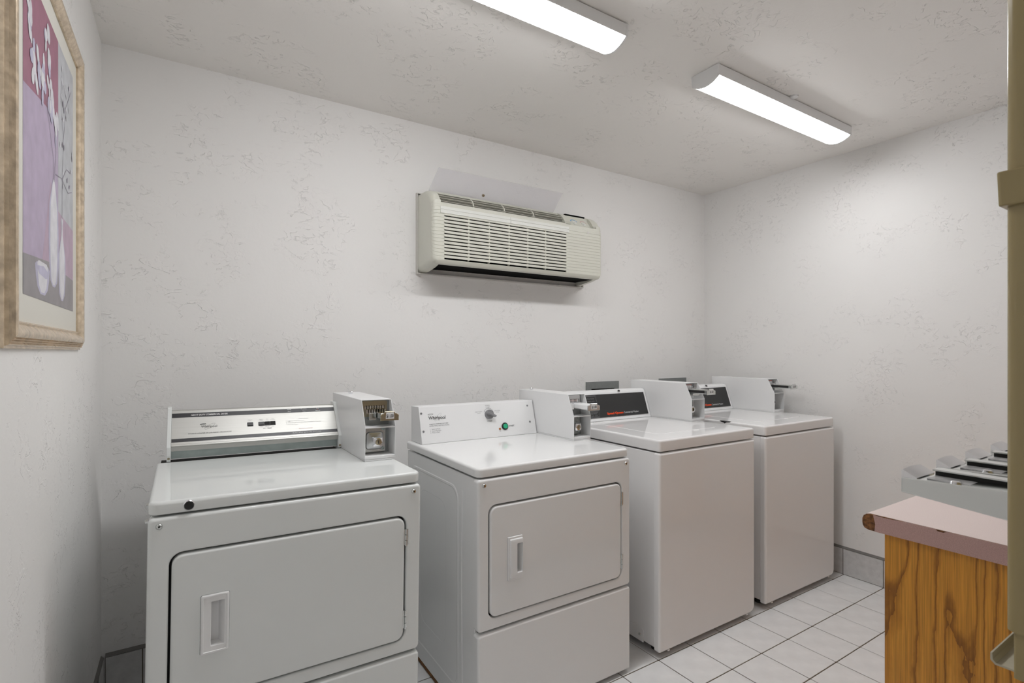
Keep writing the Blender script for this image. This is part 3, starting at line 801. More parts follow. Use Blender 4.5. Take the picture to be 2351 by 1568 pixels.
# ------------------------------------------------------------------ dryers
def hinge(parent, x, z0, z1):
    bm = bmesh.new()
    n = 3 if z1 - z0 > 0.05 else 2
    for k in range(n):
        a = z0 + (z1 - z0) * k / n; b = z0 + (z1 - z0) * (k + 1) / n - 0.0015
        lathe(bm, [(0.0035, a), (0.0035, b)], (x, -0.0015, 0), (0, 0, 1), 10)
    box(bm, x - 0.010, x - 0.003, -0.0004, 0.004, z0 + 0.002, z1 - 0.002)
    box(bm, x + 0.003, x + 0.007, -0.0004, 0.004, z0 + 0.002, z1 - 0.002)
    return finish('hinge', bm, 'chrome_dull', parent)
def dryer_body(t, en, W, dz, lid_y1, door, hnd, hstyle):
    # carcass
    boxo('cabinet', 0.004, W - 0.004, 0.030, 0.64, 0.018, 0.856, en, t, bevel=0.003)
    boxo('gap_shade', 0.012, W - 0.012, 0.0235, 0.0295, 0.025, 0.85, 'dark', t)  # near-black sheet, paints shade into the seams round the door
    # embossed left and right side panels
    for s in (0, 1):
        bm = bmesh.new()
        x = 0.0035 if s == 0 else W - 0.0035
        sg = -1 if s == 0 else 1
        a, b, c, d = 0.036, 0.635, 0.022, 0.852
        lp = [YZ(rr(a, b, c, d, 0.002, 6), x)]
        def add(i0, i1, j0, j1, r, h): lp.append(YZ(rr(i0, i1, j0, j1, r, 6), x + sg * h))
        add(0.150, 0.60, 0.080, 0.805, 0.05, 0.0)
        add(0.1525, 0.5975, 0.0825, 0.8025, 0.048, 0.0016)
        add(0.159, 0.591, 0.089, 0.796, 0.047, 0.0016)
        add(0.163, 0.587, 0.093, 0.792, 0.045, 0.0)
        add(0.255, 0.50, 0.19, 0.725, 0.05, 0.0)
        add(0.2585, 0.4965, 0.1935, 0.7215, 0.048, -0.0014)
        loft(bm, lp, False, True)
        finish('side_panel', bm, en, t, angle=12)
        bm = bmesh.new()
        pts = [(x + sg * 0.0005, 0.118 + (0.006 * math.sin(PI * k / 14)), 0.10 + 0.70 * k / 14) for k in range(15)]
        tube(bm, pts, 0.0022, 6)
        finish('side_bead', bm, en, t)
    bm = bmesh.new()
    D = door
    round_plate_xz(bm, (0.0, W, 0.352, 0.858), (0.012, 0.012, 0.014, 0.014), 0.030, 0.0, 0.009, hole=D, hr=0.030, he=0.006, n=6, es=4)
    finish('front_panel', bm, en, t, angle=60, wn=True)
    bm = bmesh.new()
    round_plate_xz(bm, (0.0, W, 0.016, 0.345), (0.012, 0.012, 0.004, 0.004), 0.030, -0.001, 0.009, n=6, es=4)
    finish('kick_panel', bm, en, t, angle=60, wn=True)
    # door
    g = 0.0050
    bm = bmesh.new()
    dr = (D[0] + g, D[1] - g, D[2] + g, D[3] - g)
    round_plate_xz(bm, dr, 0.026, 0.024, -0.002, 0.007, hole=hnd, hr=0.004, he=0.001, n=6, es=4)
    d = finish('door', bm, en, t, angle=60, wn=True)
    # moulded pull
    h0, h1, g0, g1 = hnd
    bm = bmesh.new()
    def L(dx0, dx1, dz, y, r): return XZ(rr(h0 + dx0, h1 - dx1, g0 + dz, g1 - dz, r, 6), y)
    if hstyle == 'wide':
        loops = [L(0.0005, 0.0005, 0.0005, 0.004, 0.004), L(0.0005, 0.0005, 0.0005, -0.0045, 0.004), L(0.003, 0.003, 0.003, -0.0065, 0.003), L(0.006, 0.006, 0.006, -0.0065, 0.002), L(0.007, 0.007, 0.007, -0.0050, 0.002)]
        p0, p1, dz = 0.022, 0.010, 0.018
        loops += [L(p0, p1, dz, -0.0045, 0.002), L(p0 + 0.001, p1 + 0.001, dz + 0.001, -0.0035, 0.002), L(p0 + 0.001, p1 + 0.012, dz + 0.004, 0.022, 0.002)]
    else:
        loops = [L(0.0005, 0.0005, 0.0005, 0.004, 0.003), L(0.0005, 0.0005, 0.0005, -0.0040, 0.003), L(0.002, 0.002, 0.002, -0.0060, 0.003), L(0.007, 0.002, 0.008, -0.0060, 0.003), L(0.0085, 0.003, 0.0095, -0.0110, 0.003), L(0.011, 0.004, 0.012, -0.0120, 0.003)]
        p0, p1, dz = 0.034, 0.004, 0.024
        loops += [L(p0, p1, dz, -0.0115, 0.003), L(p0 + 0.0005, p1 + 0.001, dz + 0.001, -0.010, 0.003), L(p0 + 0.0005, p1 + 0.006, dz + 0.004, 0.022, 0.002)]
    loft(bm, loops, False, True)
    finish('handle', bm, 'panel_white', d, angle=30)
    hx = D[1] - g / 2 + 0.0015
    hinge(d, hx, 0.676, 0.728); hinge(d, hx, 0.425, 0.482)
    for x in (0.023, W - 0.025): screw(t, x, -0.0002, 0.838)
    bm = bmesh.new()
    lid_loops(bm, (0.0, W, 0.004, lid_y1), (0.004, 0.004, 0.022, 0.022), 0.8635, 0.895, 0.009)
    finish('top_panel', bm, en, t, angle=60, wn=True)
    for x in (0.05, W - 0.05):
        for y in (0.08, 0.58):
            bm = bmesh.new(); lathe(bm, [(0.018, -dz), (0.018, 0.004 - dz * 0.5), (0.008, 0.004), (0.008, 0.019)], (x, y, 0), (0, 0, 1), 12)
            finish('foot', bm, 'rubber', t)

# --- nearest dryer, tilted a little on its feet
WD = 0.692
d1 = thing('tumble_dryer', 'front-loading coin dryer nearest the camera, with a silver striped console', 'dryer', (-0.0863, 1.4936, 0.0247), (0, math.radians(0.83), math.radians(0.28)), 'coin dryers along the back wall')
dryer_body(d1, 'enamel_a', WD, 0.022, 0.535, (0.044, 0.646, 0.388, 0.768), (0.111, 0.174, 0.504, 0.652), 'wide')
boxo('console_gap_shade', 0.010, WD - 0.006, 0.537, 0.64, 0.857, 0.884, 'dark', d1)  # dark block painted as the shade in the gap under the console
def c1(t): return (0.53 + 0.09 * t, 0.943 + 0.117 * t)
VA = Vector((0, 0.09, 0.117)).normalized()
c1w = math.hypot(0.09, 0.117)
bm = bmesh.new()
prof = [c1(-0.12), c1(0.0), c1(0.03), c1(0.90), c1(0.94), (c1(0.94)[0] + 0.01, c1(0.94)[1] + 0.003), (0.66, 1.053), (0.66, 0.93)]
prof[0] = (0.533, 0.929)
prism_x(bm, prof, 0.038, 0.573)
con = finish('control_panel', bm, 'alu', d1, smooth=False)
bm = bmesh.new()
prof = [(0.527, 0.944), (0.525, 0.947), (0.528, 0.951), (0.534, 0.951), (0.534, 0.944)]
prism_x(bm, prof, 0.0385, 0.5725)
finish('trim_ridge', bm, 'alu', con, smooth=False)
bm = bmesh.new()
for a, b in ((0.760, 0.873), (0.120, 0.205)):
    n_ = Vector((0, -VA.z, VA.y)) * 0.0006
    pts = [(0.0385, *c1(a)), (0.5725, *c1(a)), (0.5725, *c1(b)), (0.0385, *c1(b))]
    loft(bm, [[Vector(p) for p in pts], [Vector(p) + n_ for p in pts]], True, True)
finish('dark_band', bm, 'band', con, smooth=False)
boxo('console_foot', 0.038, 0.573, 0.548, 0.560, 0.902, 0.930, 'galv', d1)
for x0 in (0.026, 0.573):
    bm = bmesh.new()
    prof = [(0.522, 0.944), (0.612, 1.064), (0.622, 1.066), (0.66, 1.066), (0.66, 0.890), (0.545, 0.890), (0.530, 0.897), (0.524, 0.915)]
    prism_x(bm, prof, x0, x0 + 0.0115)
    finish('end_bracket', bm, 'enamel_a', d1, smooth=False, bevel=0.0015)
    screw(d1, x0 + 0.0058, 0.5265, 0.907, 0.004, m='brass')
# printing on the console
def c1p(x, t): 
    y, z = c1(t); return (x, y, z)
UX = (1, 0, 0)
bm = bmesh.new()
text_mesh(bm, 'HEAVY DUTY COMMERCIAL DRYER', c1p(0.093, 0.792), UX, VA, 0.111, 0.0062, 0.3, 0.02, 0, 0.0012)
for x, a, b in ((0.409, 'Regular', 'Heavy'), (0.461, 'Permanent', 'Press'), (0.512, 'Knits', 'Delicates')):
    text_mesh(bm, a, c1p(x, 0.842), UX, VA, None, 0.0034, 0, 0.01, 0, 0.0012, 'C'); text_mesh(bm, b, c1p(x, 0.778), UX, VA, None, 0.0034, 0, 0.01, 0, 0.0012, 'C')
text_mesh(bm, 'Machine will not operate when door is open.', c1p(0.412, 0.150), UX, VA, 0.101, 0.0042, 0, 0.01, 0, 0.0012)
text_mesh(bm, 'Whirlpool', c1p(0.1227, 0.462), UX, VA, 0.048, 0.0086, 0, 0.012, 1)
ribbon(bm, ellipse(0.0185, 0.0055, 0.149, 0.490 * c1w, 0.62), (0, *c1(0)), UX, VA, 0.0005, 0.0007, 1, True)
ribbon(bm, ellipse(0.0085, 0.0018, 0.1285, 0.555 * c1w, 0.1), (0, *c1(0)), UX, VA, 0.0016, 0.0007, 1, True)
text_mesh(bm, 'WORLD LEADER IN LAUNDRY PRODUCTS', c1p(0.0853, 0.303), UX, VA, 0.129, 0.0042, 0.25, 0.01, 1)
for x, s, t in ((0.274, 'PUSH TO\nSTART', 0.60), (0.311, 'REGULAR\nHEAVY', 0.60), (0.330, 'PERM\nPRESS', 0.60), (0.349, 'KNITS\nDELICATES', 0.60)):
    for i, ln in enumerate(s.split('\n')): text_mesh(bm, ln, c1p(x, t - i * 0.028), UX, VA, None, 0.0024, 0, 0.0, 2, 0.0006, 'C')
for x, s in ((0.310, 'HIGH'), (0.329, 'MEDIUM'), (0.348, 'LOW')): text_mesh(bm, s, c1p(x, 0.385), UX, VA, None, 0.0026, 0, 0, 1, 0.0006, 'C')
text_mesh(bm, 'DRY TEMPS', c1p(0.329, 0.335), UX, VA, 0.028, 0.0036, 0, 0.01, 1, 0.0006, 'C')
text_mesh(bm, 'INSTRUCTIONS', c1p(0.4554, 0.558), UX, VA, 0.034, 0.0030, 0, 0, 2, 0.0006, 'C')
text_mesh(bm, '1.  Select dry temperature/cycle.', c1p(0.3933, 0.505), UX, VA, 0.064, 0.0030, 0, 0, 2)
text_mesh(bm, '2.  Insert and slide coins, close slide each load before next load.', c1p(0.3935, 0.455), UX, VA, 0.125, 0.0030, 0, 0, 2)
text_mesh(bm, '3.  Push start button.', c1p(0.3943, 0.405), UX, VA, 0.041, 0.0030, 0, 0, 2)
text_mesh(bm, 'Do not overload', c1p(0.4352, 0.270), UX, VA, 0.048, 0.0034, 0, 0, 3)
flat_finish('lettering', bm, ['ink_white', 'ink', 'ink_grey', 'ink_red'], con)
def rocker(x0, x1, n):
    bm = bmesh.new()
    nn = Vector((0, -VA.z, VA.y))
    P = [Vector(c1p(x0, 0.424)), Vector(c1p(x1, 0.424)), Vector(c1p(x1, 0.532)), Vector(c1p(x0, 0.532))]
    loft(bm, [[p + nn * 0.0002 for p in P], [p + nn * 0.0012 for p in P]], True, True)
    for k in range(n):
        a = x0 + (x1 - x0) * k / n + 0.0010; b = x0 + (x1 - x0) * (k + 1) / n - 0.0010
        Q = [Vector(c1p(a, 0.435)), Vector(c1p(b, 0.435)), Vector(c1p(b, 0.520)), Vector(c1p(a, 0.520))]
        up = 0.004 if k == 0 else 0.002
        loft(bm, [[p + nn * 0.0012 for p in Q], [Q[0] + nn * up, Q[1] + nn * up, Q[2] + nn * 0.0055, Q[3] + nn * 0.0055]], True, True)
    finish('rocker_switch', bm, 'black', con, smooth=False, bevel=0.0005, seg=1)
rocker(0.2645, 0.2838, 1); rocker(0.3005, 0.3575, 3)
for x, m_ in ((0.409, 'black'), (0.461, 'black'), (0.5115, 'redlabel')):
    bm = bmesh.new(); lathe(bm, [(0.0016, 0.0004), (0.0014, 0.0016)], c1p(x, 0.825), (0, -VA.z, VA.y), 10); finish('indicator', bm, m_, con)
# coin lock in the top edge, side bolts
bm = bmesh.new()
lathe(bm, [(0.0125, 0), (0.0125, 0.003), (0.0105, 0.0055), (0.0095, 0.004)], (0.083, 0.0045, 0.880), (0, -1, 0), 20)
lathe(bm, [(0.0094, 0.0041), (0.0092, 0.0075), (0.006, 0.0078)], (0.083, 0.0045, 0.880), (0, -1, 0), 18, 1)
finish('top_lock', bm, ['chrome', 'black'], d1)
for zz, yy in ((0.893, 0.030), (0.858, 0.018)):
    bm = bmesh.new(); lathe(bm, [(0.008, 0), (0.008, 0.0015), (0.0055, 0.0015), (0.0055, 0.006), (0.004, 0.007)], (0.001 if zz > 0.88 else 0.0005, yy + 0.012, zz - 0.012), (-1, 0, 0), 6)
    finish('bolt', bm, 'chrome_dull', d1)
coin_box(d1, 0.5835, 0.690, 0.226, 0.664, 0.902, 1.010, 1.099, 0.272, 0.212, '$1.00', 'old', (0.628, 0.692))

# --- second dryer
d2 = thing('tumble_dryer', 'front-loading coin dryer with a plain white console, a grey knob and a green button', 'dryer', (0.812, 1.487, 0), (0, 0, 0), 'coin dryers along the back wall')
WD = 0.692
dryer_body(d2, 'enamel_b', WD, 0.0, 0.640, (0.041, 0.6465, 0.388, 0.768), (0.113, 0.174, 0.502, 0.651), 'narrow')
bm = bmesh.new()
prof = [(0.516, 0.8955), (0.556, 1.047), (0.560, 1.049), (0.638, 1.046), (0.638, 0.8955)]
prism_x(bm, prof, 0.019, 0.600)
con = finish('control_panel', bm, 'panel_white', d2, smooth=False, bevel=0.0015)
VB = Vector((0, 0.040, 0.153)).normalized(); NB = Vector((0, -VB.z, VB.y)); c2w = math.hypot(0.040, 0.153)
def c2p(x, t): return (x, 0.516 + 0.040 * t, 0.895 + 0.153 * t)
bm = bmesh.new()
text_mesh(bm, 'Whirlpool', c2p(0.0588, 0.640), UX, VB, 0.078, 0.0150, 0, 0.012, 0)
ribbon(bm, ellipse(0.022, 0.0060, 0.1025, 0.695 * c2w, 0.80), (0, *c2p(0, 0)[1:]), UX, VB, 0.0005, 0.0005, 1, True)
ribbon(bm, ellipse(0.012, 0.0024, 0.0692, 0.781 * c2w, 0.05), (0, *c2p(0, 0)[1:]), UX, VB, 0.0008, 0.0005, 0, True)
text_mesh(bm, 'COMMERCIAL DRYER HEAVY DUTY SERIES', c2p(0.0594, 0.508), UX, VB, 0.0875, 0.0034, 0, 0.01, 0)
text_mesh(bm, 'OPERATING INSTRUCTIONS', c2p(0.0594, 0.452), UX, VB, 0.0915, 0.0056, 0, 0, 1)
for i, s in enumerate(('1.  Select CYCLE', '2.  Insert Payment', '3.  Press START')): text_mesh(bm, s, c2p(0.061, 0.368 - 0.047 * i), UX, VB, None, 0.0050, 0, 0, 1)
for x, t, a, b in ((0.351, 0.915, 'NORMAL', 'Medium Heat'), (0.302, 0.745, 'HEAVY DUTY', 'High Heat'), (0.399, 0.745, 'DELICATES', 'Low Heat')):
    text_mesh(bm, a, c2p(x, t), UX, VB, None, 0.0044, 0, 0, 1, 0.0006, 'C'); text_mesh(bm, b, c2p(x, t - 0.038), UX, VB, None, 0.0030, 0, 0, 1, 0.0006, 'C')
text_mesh(bm, 'CYCLES', c2p(0.353, 0.462), UX, VB, 0.025, 0.0050, 0, 0, 0, 0.0006, 'C')
text_mesh(bm, 'START', c2p(0.4509, 0.262), UX, VB, 0.029, 0.0076, 0, 0.01, 0)
text_mesh(bm, 'DOOR', c2p(0.400, 0.175), UX, VB, None, 0.0026, 0, 0, 1, 0.0006, 'C'); text_mesh(bm, 'OPEN', c2p(0.400, 0.145), UX, VB, None, 0.0026, 0, 0, 1, 0.0006, 'C')
arcp = [(0.353 + 0.0262 * math.cos(math.radians(a)), 0.668 * c2w + 0.0285 * math.sin(math.radians(a))) for a in range(28, 154, 7)]
ribbon(bm, arcp, (0, *c2p(0, 0)[1:]), UX, VB, 0.0008, 0.0005, 0)
for a in (28, 90, 153): 
    p = (0.353 + 0.0262 * math.cos(math.radians(a)), 0.668 * c2w + 0.0285 * math.sin(math.radians(a)))
    ribbon(bm, [(p[0] - 0.0012, p[1]), (p[0] + 0.0012, p[1])], (0, *c2p(0, 0)[1:]), UX, VB, 0.0024, 0.0007, 0)
flat_finish('lettering', bm, ['ink', 'ink_grey'], con)
bm = bmesh.new()
kc = Vector(c2p(0.353, 0.664))
lathe(bm, [(0.0212, 0.0003), (0.0208, 0.010), (0.0195, 0.013)], kc, tuple(NB), 28)
ang = math.radians(-26)
ud = Vector((1, 0, 0)) * math.cos(ang) + VB * math.sin(ang); vd = NB.cross(ud)
grip = [(-0.020, -0.0065), (0.016, -0.0065), (0.028, -0.004), (0.028, 0.004), (0.016, 0.0065), (-0.020, 0.0065)]
loft(bm, [[kc + NB * 0.012 + ud * a + vd * b for a, b in grip], [kc + NB * 0.026 + ud * a * 0.96 + vd * b * 0.5 for a, b in grip]], True, True)
finish('cycle_knob', bm, 'grey_knob', con, angle=35)
bm = bmesh.new()
bc = Vector(c2p(0.4283, 0.288))
lathe(bm, [(0.0170, 0.0003), (0.0168, 0.004), (0.0150, 0.0055), (0.0118, 0.0055)], bc, tuple(NB), 28)
lathe(bm, [(0.0116, 0.0050), (0.0114, 0.0085), (0.0095, 0.0100), (0.004, 0.0092)], bc, tuple(NB), 24, 1)
finish('start_button', bm, ['black', 'green'], con)
bm = bmesh.new(); lathe(bm, [(0.0050, 0.0002), (0.0048, 0.0025), (0.003, 0.004)], Vector(c2p(0.4001, 0.228)), tuple(NB), 14); finish('indicator', bm, 'amber', con)
for x, t in ((0.0307, 0.34), (0.0283, 0.822), (0.567, 0.845), (0.569, 0.36)): screw(con, *(Vector(c2p(x, t)) + NB * 0.0002), 0.0046, tuple(NB), 'grey_knob')
coin_box(d2, 0.6045, 0.700, 0.246, 0.676, 0.9015, 1.002, 1.093, 0.287, 0.186, '$1.00', 'new', (0.628, 0.696))
boxo('rusty_base_rail', 0.004, 0.010, 0.05, 0.62, 0.0045, 0.0185, 'rust', d2)

# ------------------------------------------------------------------ washers
def washer(loc, label, chip):
    W = 0.668
    t = thing('top_load_washer', label, 'washer', loc, (0, 0, 0), 'top-loading coin washers by the right wall')
    en = 'enamel_c'
    boxo('cabinet', 0.002, W - 0.002, 0.026, 0.72, 0.040, 0.857, en, t, bevel=0.002)
    bm = bmesh.new()
    round_plate_xz(bm, (0.0, W, 0.026, 0.858), (0.010, 0.010, 0.010, 0.034), 0.025, -0.004, 0.011, n=6, es=4)
    finish('front_panel', bm, en, t, angle=60, wn=True)
    # pressed field of the side panels
    for s in (0, 1):
        x = 0.0018 if s == 0 else W - 0.0018; sg = -1 if s == 0 else 1
        bm = bmesh.new()
        loft(bm, [YZ(rr(0.029, 0.715, 0.07, 0.855, 0.002, 5), x), YZ(rr(0.105, 0.68, 0.13, 0.825, 0.016, 5), x), YZ(rr(0.107, 0.678, 0.132, 0.823, 0.015, 5), x + sg * -0.0016)], False, True)
        finish('side_panel', bm, en, t, angle=20)
        bm = bmesh.new()
        loft(bm, [YZ(rr(0.085, 0.66, 0.034, 0.092, (0.002, 0.014, 0.002, 0.002), 4), x), YZ(rr(0.085, 0.66, 0.034, 0.092, (0.002, 0.014, 0.002, 0.002), 4), x + sg * 0.003)], True, True)
        finish('base_strap', bm, en, t, smooth=False)
        screw(t, x + sg * 0.003, 0.105, 0.062, 0.006, (sg, 0, 0), 'chrome_dull')
    bm = bmesh.new()
    lid_loops(bm, (0.001, W - 0.001, -0.002, 0.722), (0.004, 0.004, 0.012, 0.012), 0.8635, 0.912, 0.009, hole=(0.122, 0.545, 0.112, 0.566), hr=0.03)
    finish('top_panel', bm, en, t, angle=60, wn=True)
    bm = bmesh.new()
    g = 0.0022
    x0, x1, y0, y1 = 0.122 + g, 0.545 - g, 0.112 + g, 0.566 - g
    loops = [XY(rr(x0, x1, y0, y1, 0.028, 6), 0.905), XY(rr(x0, x1, y0, y1, 0.028, 6), 0.9105), XY(rin(x0, x1, y0, y1, 0.028, 0.0025, 6), 0.9128)]
    loft(bm, loops, True, True)
    lid = finish('lid', bm, en, t, angle=60, wn=True)
    bm = bmesh.new()
    loft(bm, [XY(ellipse(0.022, 0.008, 0.378, 0.1085, 0), 0.9122), XY(ellipse(0.020, 0.0065, 0.378, 0.1085, 0), 0.9150), XY(ellipse(0.010, 0.003, 0.378, 0.1085, 0), 0.9160)], True, True)
    finish('finger_lip', bm, en, lid, angle=60)
    # console
    bm = bmesh.new()
    prof = [(0.572, 0.9126), (0.575, 0.918), (0.622, 1.053), (0.627, 1.062), (0.634, 1.069), (0.650, 1.071), (0.724, 1.066), (0.724, 0.9126)]
    prism_x(bm, prof, 0.004, 0.581)
    con = finish('control_panel', bm, 'panel_white', t, angle=50, bevel=0.003)
    VW = Vector((0, 0.040, 0.120)).normalized(); NW = Vector((0, -VW.z, VW.y)); cw = math.hypot(0.040, 0.120)
    sh = -0.0047
    def wp(x, s): return Vector((x, 0.580 + 0.040 * s, 0.930 + 0.120 * s)) + NW * (0.0042)
    bm = bmesh.new()
    P = [wp(0.022, 0.0), wp(0.5613, 0.0), wp(0.5613, 0.995), wp(0.022, 0.995)]
    loft(bm, [[p - NW * 0.004 for p in P], P], True, True)
    pan = finish('black_face', bm, 'blackpanel', con, smooth=False)
    bm = bmesh.new()
    o0 = wp(0, 0)
    text_mesh(bm, 'Speed Queen', wp(0.2517, 0.105), UX, VW, 0.119, 0.0115, 0, 0.045, 0)
    text_mesh(bm, 'Commercial Washer', wp(0.3765, 0.105), UX, VW, 0.112, 0.0110, 0, 0.0, 1)
    def rect(a0, a1, b0, b1): ribbon(bm, [(a0, b0 * cw), (a1, b0 * cw), (a1, b1 * cw), (a0, b1 * cw)], o0, UX, VW, 0.0014, 0.0006, 2, True)
    rect(0.030, 0.197, 0.02, 0.96); rect(0.036, 0.191, 0.55, 0.93); rect(0.036, 0.191, 0.28, 0.50); rect(0.036, 0.191, 0.05, 0.24)
    for s, y in (('INSTRUCTIONS', 0.80), ('Load clothes evenly', 0.70), ('Close lid and insert coins', 0.62), ('NORMAL', 0.41), ('Hot   Warm   Cold', 0.32), ('PERM PRESS', 0.16), ('Warm   Cold', 0.08)):
        text_mesh(bm, s, wp(0.182, y), UX, VW, None, 0.0062, 0, 0, 2, 0.0006, 'R')
    flat_finish('lettering', bm, ['orange', 'ink_white', 'ink_grey'], con)
    bm = bmesh.new(); lathe(bm, [(0.0070, 0), (0.0070, 0.0020), (0.0050, 0.0032), (0.002, 0.0025)], (0.378, 0.6245, 1.0645), (0, -0.62, 0.78), 14)
    finish('bolt', bm, 'black', con)
    coin_box(t, 0.5845, 0.688, 0.297, 0.737, 0.9185, 1.031, 1.114, 0.340, 0.218 if not chip else 0.206, '$1.50', 'queen', (0.600, 0.668))
    for x in (0.06, W - 0.06):
        for y in (0.07, 0.62):
            bm = bmesh.new(); lathe(bm, [(0.020, 0), (0.020, 0.012), (0.009, 0.016), (0.009, 0.042)], (x, y, 0.0004), (0, 0, 1), 12)
            finish('foot', bm, 'rubber', t)
    for x in (0.058, W - 0.060):
        boxo('clip', x - 0.006, x + 0.006, -0.003, 0.02, 0.0225, 0.030, en, t, bevel=0.001, seg=1)
    if chip:
        bm = bmesh.new()
        pts = [(0.20, 0.006), (0.232, 0.007), (0.262, 0.006), (0.252, 0.001), (0.238, -0.002), (0.231, -0.008), (0.222, 0.0)]
        f = bm.faces.new([bm.verts.new((0.0006, a - 0.004, 0.9055 + b * 0.8)) for a, b in pts])
        r = bmesh.ops.extrude_face_region(bm, geom=[f]); bmesh.ops.translate(bm, verts=[v for v in r['geom'] if isinstance(v, bmesh.types.BMVert)], vec=(0.012, 0, 0.0022))
        finish('chipped_spot', bm, 'black', t, smooth=False)
    return t
washer((1.662, 1.480, 0), 'white top-loading coin washer standing between the second dryer and the last washer', False)
washer((2.427, 1.484, 0), 'white top-loading coin washer in the corner by the right wall, with a chipped top edge', True)

# ------------------------------------------------------------------ folding counter
CZ = 0.900
ct = thing('folding_counter', 'oak-sided laundry counter with a worn pink laminate top at the right edge', 'counter', (1.36, 0.25, 0))
cx0, cx1, cy0, cyn = 1.362, XR - 0.012, YF + 0.002, 0.590
T = 0.040
nose = [(cy0, CZ - T), (cyn - 0.014, CZ - T), (cyn - 0.005, CZ - T + 0.003), (cyn - 0.001, CZ - T + 0.009), (cyn, CZ - T + 0.016), (cyn, CZ - 0.015), (cyn - 0.003, CZ - 0.007), (cyn - 0.009, CZ - 0.002), (cyn - 0.018, CZ), (cy0, CZ)]
bm = bmesh.new(); prism_x(bm, nose, cx0 + 0.0015, cx1)
top = finish('countertop', bm, 'laminate', ct, angle=50, world=True)
inn = [(y if y == cy0 else (cyn - 0.03) + (y - (cyn - 0.03)) * 0.965, CZ - T / 2 + (z - CZ + T / 2) * 0.955) for y, z in nose]
bm = bmesh.new(); prism_x(bm, inn, cx0 - 0.0003, cx0 + 0.004)
finish('chipboard_core', bm, 'chipboard', ct, smooth=False, world=True)
bm = bmesh.new()
ys = cyn - 0.028
ep = [(cy0, CZ - T + 0.0005), (ys + 0.001, CZ - T + 0.0005), (ys - 0.0005, CZ - T + 0.018), (ys + 0.004, CZ - 0.0015), (ys - 0.012, CZ - 0.0024), (ys - 0.030, CZ - 0.0026), (ys - 0.06, CZ - 0.0008), (ys - 0.115, CZ - 0.0008), (ys - 0.118, CZ - 0.004), (ys - 0.128, CZ - 0.0045), (ys - 0.134, CZ - 0.0008), (cy0, CZ - 0.0008)]
prism_x(bm, ep, cx0 - 0.0016, cx0 - 0.0003)
finish('edge_strip', bm, 'edge', ct, smooth=False, world=True)
boxo('end_panel', cx0 + 0.006, cx0 + 0.025, cy0, cyn - 0.045, 0.0005, CZ - T - 0.0005, 'oak', ct, world=True)
boxo('plinth_board', cx0 + 0.026, cx1 - 0.005, 0.44, 0.455, 0.0005, 0.10, 'oak', ct, world=True)
dw = (cx1 - 0.006 - cx0 - 0.026) / 4
for k in range(4):
    a = cx0 + 0.026 + dw * k
    d = boxo('cabinet_door', a + 0.002, a + dw - 0.002, cyn - 0.065, cyn - 0.046, 0.105, CZ - T - 0.006, 'oak', ct, bevel=0.002, world=True)
    bm = bmesh.new(); lathe(bm, [(0.006, 0), (0.006, 0.012), (0.015, 0.018), (0.013, 0.026), (0.004, 0.028)], (a + (dw - 0.05 if k % 2 == 0 else 0.05), cyn - 0.0458, 0.72), (0, 1, 0), 14)
    o = finish('knob', bm, 'brass', d); o.location = -Vector(ct.location)

# ------------------------------------------------------------------ soap vending machine at the right edge
vx0, vx1, vyf, vyb = 0.748, 1.300, 0.185, YF + 0.002
vz0, vz1 = 0.930, 1.95
vm = thing('soap_vending_machine', 'beige wall-mounted laundry soap vending machine with chrome coin slides, cut by the right edge', 'vending machine', (1.0, vyb, vz0))
bm = bmesh.new()
loft(bm, [XY(rr(vx0, vx1, vyb, vyf, (0.010, 0.010, 0.002, 0.002), 4), 0.980), XY(rr(vx0, vx1, vyb, vyf, (0.010, 0.010, 0.002, 0.002), 4), vz1)], True, True)
finish('cabinet', bm, 'vend', vm, world=True)
bm = bmesh.new()
loft(bm, [XY(rr(vx0 + 0.003, vx1 - 0.003, vyb, vyf - 0.006, 0.003, 3), vz0), XY(rr(vx0 + 0.003, vx1 - 0.003, vyb, vyf - 0.006, 0.003, 3), 0.980)], True, True)
finish('base_section', bm, 'vend', vm, world=True)
bm = bmesh.new()
z0, z1 = 1.437, 1.474
loft(bm, [XY(rr(vx0 - 0.006, vx1 + 0.006, vyb + 0.03, vyf + 0.004, (0.003, 0.003, 0.002, 0.002), 3), z0), XY(rr(vx0 - 0.008, vx1 + 0.008, vyb + 0.03, vyf + 0.005, (0.003, 0.003, 0.002, 0.002), 3), z1)], True, True)
finish('door_band', bm, 'vend', vm, smooth=False, bevel=0.0015, world=True)
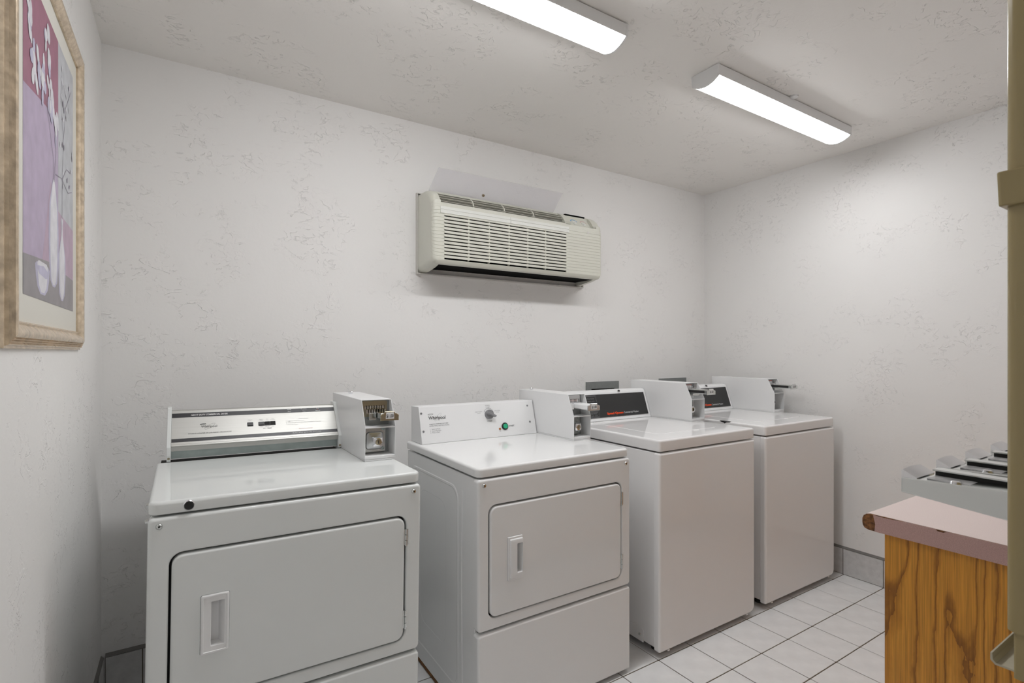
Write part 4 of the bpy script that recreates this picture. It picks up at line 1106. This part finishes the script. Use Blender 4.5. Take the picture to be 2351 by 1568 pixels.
# product tray at the foot
bm = bmesh.new()
tx0, tx1, ty1, tz = vx0 + 0.018, vx1 - 0.02, vyf + 0.0165, 0.930
prof = [(vyf - 0.0055, tz), (ty1 - 0.004, tz), (ty1, tz + 0.004), (ty1, tz + 0.012), (ty1 - 0.0015, tz + 0.012), (ty1 - 0.002, tz + 0.005), (ty1 - 0.005, tz + 0.002), (vyf - 0.0055, tz + 0.002)]
prism_x(bm, prof, tx0, tx1)
finish('product_tray', bm, 'vend_light', vm, smooth=False, world=True)
def slide(x):
    bm = bmesh.new()
    yt, yb_ = 0.320, vyf + 0.0005
    wd = 0.064
    # channel body: deeper at the machine than at the tip
    a = [(x, yb_, 1.070), (x, yt, 1.0825), (x, yt, 1.1035), (x, yb_, 1.1085)]
    b = [(x + wd, p[1], p[2]) for p in a]
    loft(bm, [[Vector(p) for p in a], [Vector(p) for p in b]], True, True)
    o = finish('coin_slide', bm, 'chrome_dull', vm, smooth=False, bevel=0.0012, world=True)
    bm = bmesh.new()
    box(bm, x + 0.042, x + wd - 0.002, yb_, yt - 0.022, 1.1115, 1.1140)
    box(bm, x + 0.046, x + wd - 0.003, yb_, yt - 0.024, 1.1045, 1.1114, 2)  # near-black strip paints the shadow beneath the rail
    box(bm, x + 0.010, x + 0.040, yb_ + 0.004, yt - 0.026, 1.1045, 1.1062, 1)
    r = finish('guide_rail', bm, ['chrome_dull', 'slide_print', 'dark'], o, smooth=False, bevel=0.0006, seg=1); r.location = -Vector(vm.location)
    bm = bmesh.new()
    prof = [(yt, 1.1035), (yt, 1.1135), (yt - 0.0015, 1.1145), (yt - 0.018, 1.1055), (yt - 0.018, 1.1035)]
    arcn = 7
    loops = []
    for k in range(arcn):
        s = k / (arcn - 1); bow = 0.0018 * math.sin(PI * s)
        loops.append([(x + 0.001 + (wd - 0.004) * s, y, z + (bow if z > 1.110 else 0)) for y, z in prof])
    loft(bm, loops, True, True)
    r = finish('pull_lip', bm, 'chrome', o, angle=30); r.location = -Vector(vm.location)
    bm = bmesh.new()
    lathe(bm, [(0.006, 0.0), (0.006, 0.003), (0.003, 0.004)], (x + 0.010, 0.262, 1.1050), (0, 0, 1), 10)
    r = finish('rivet', bm, 'chrome', o); r.location = -Vector(vm.location)
for k in range(4): slide(0.854 + 0.121 * k)
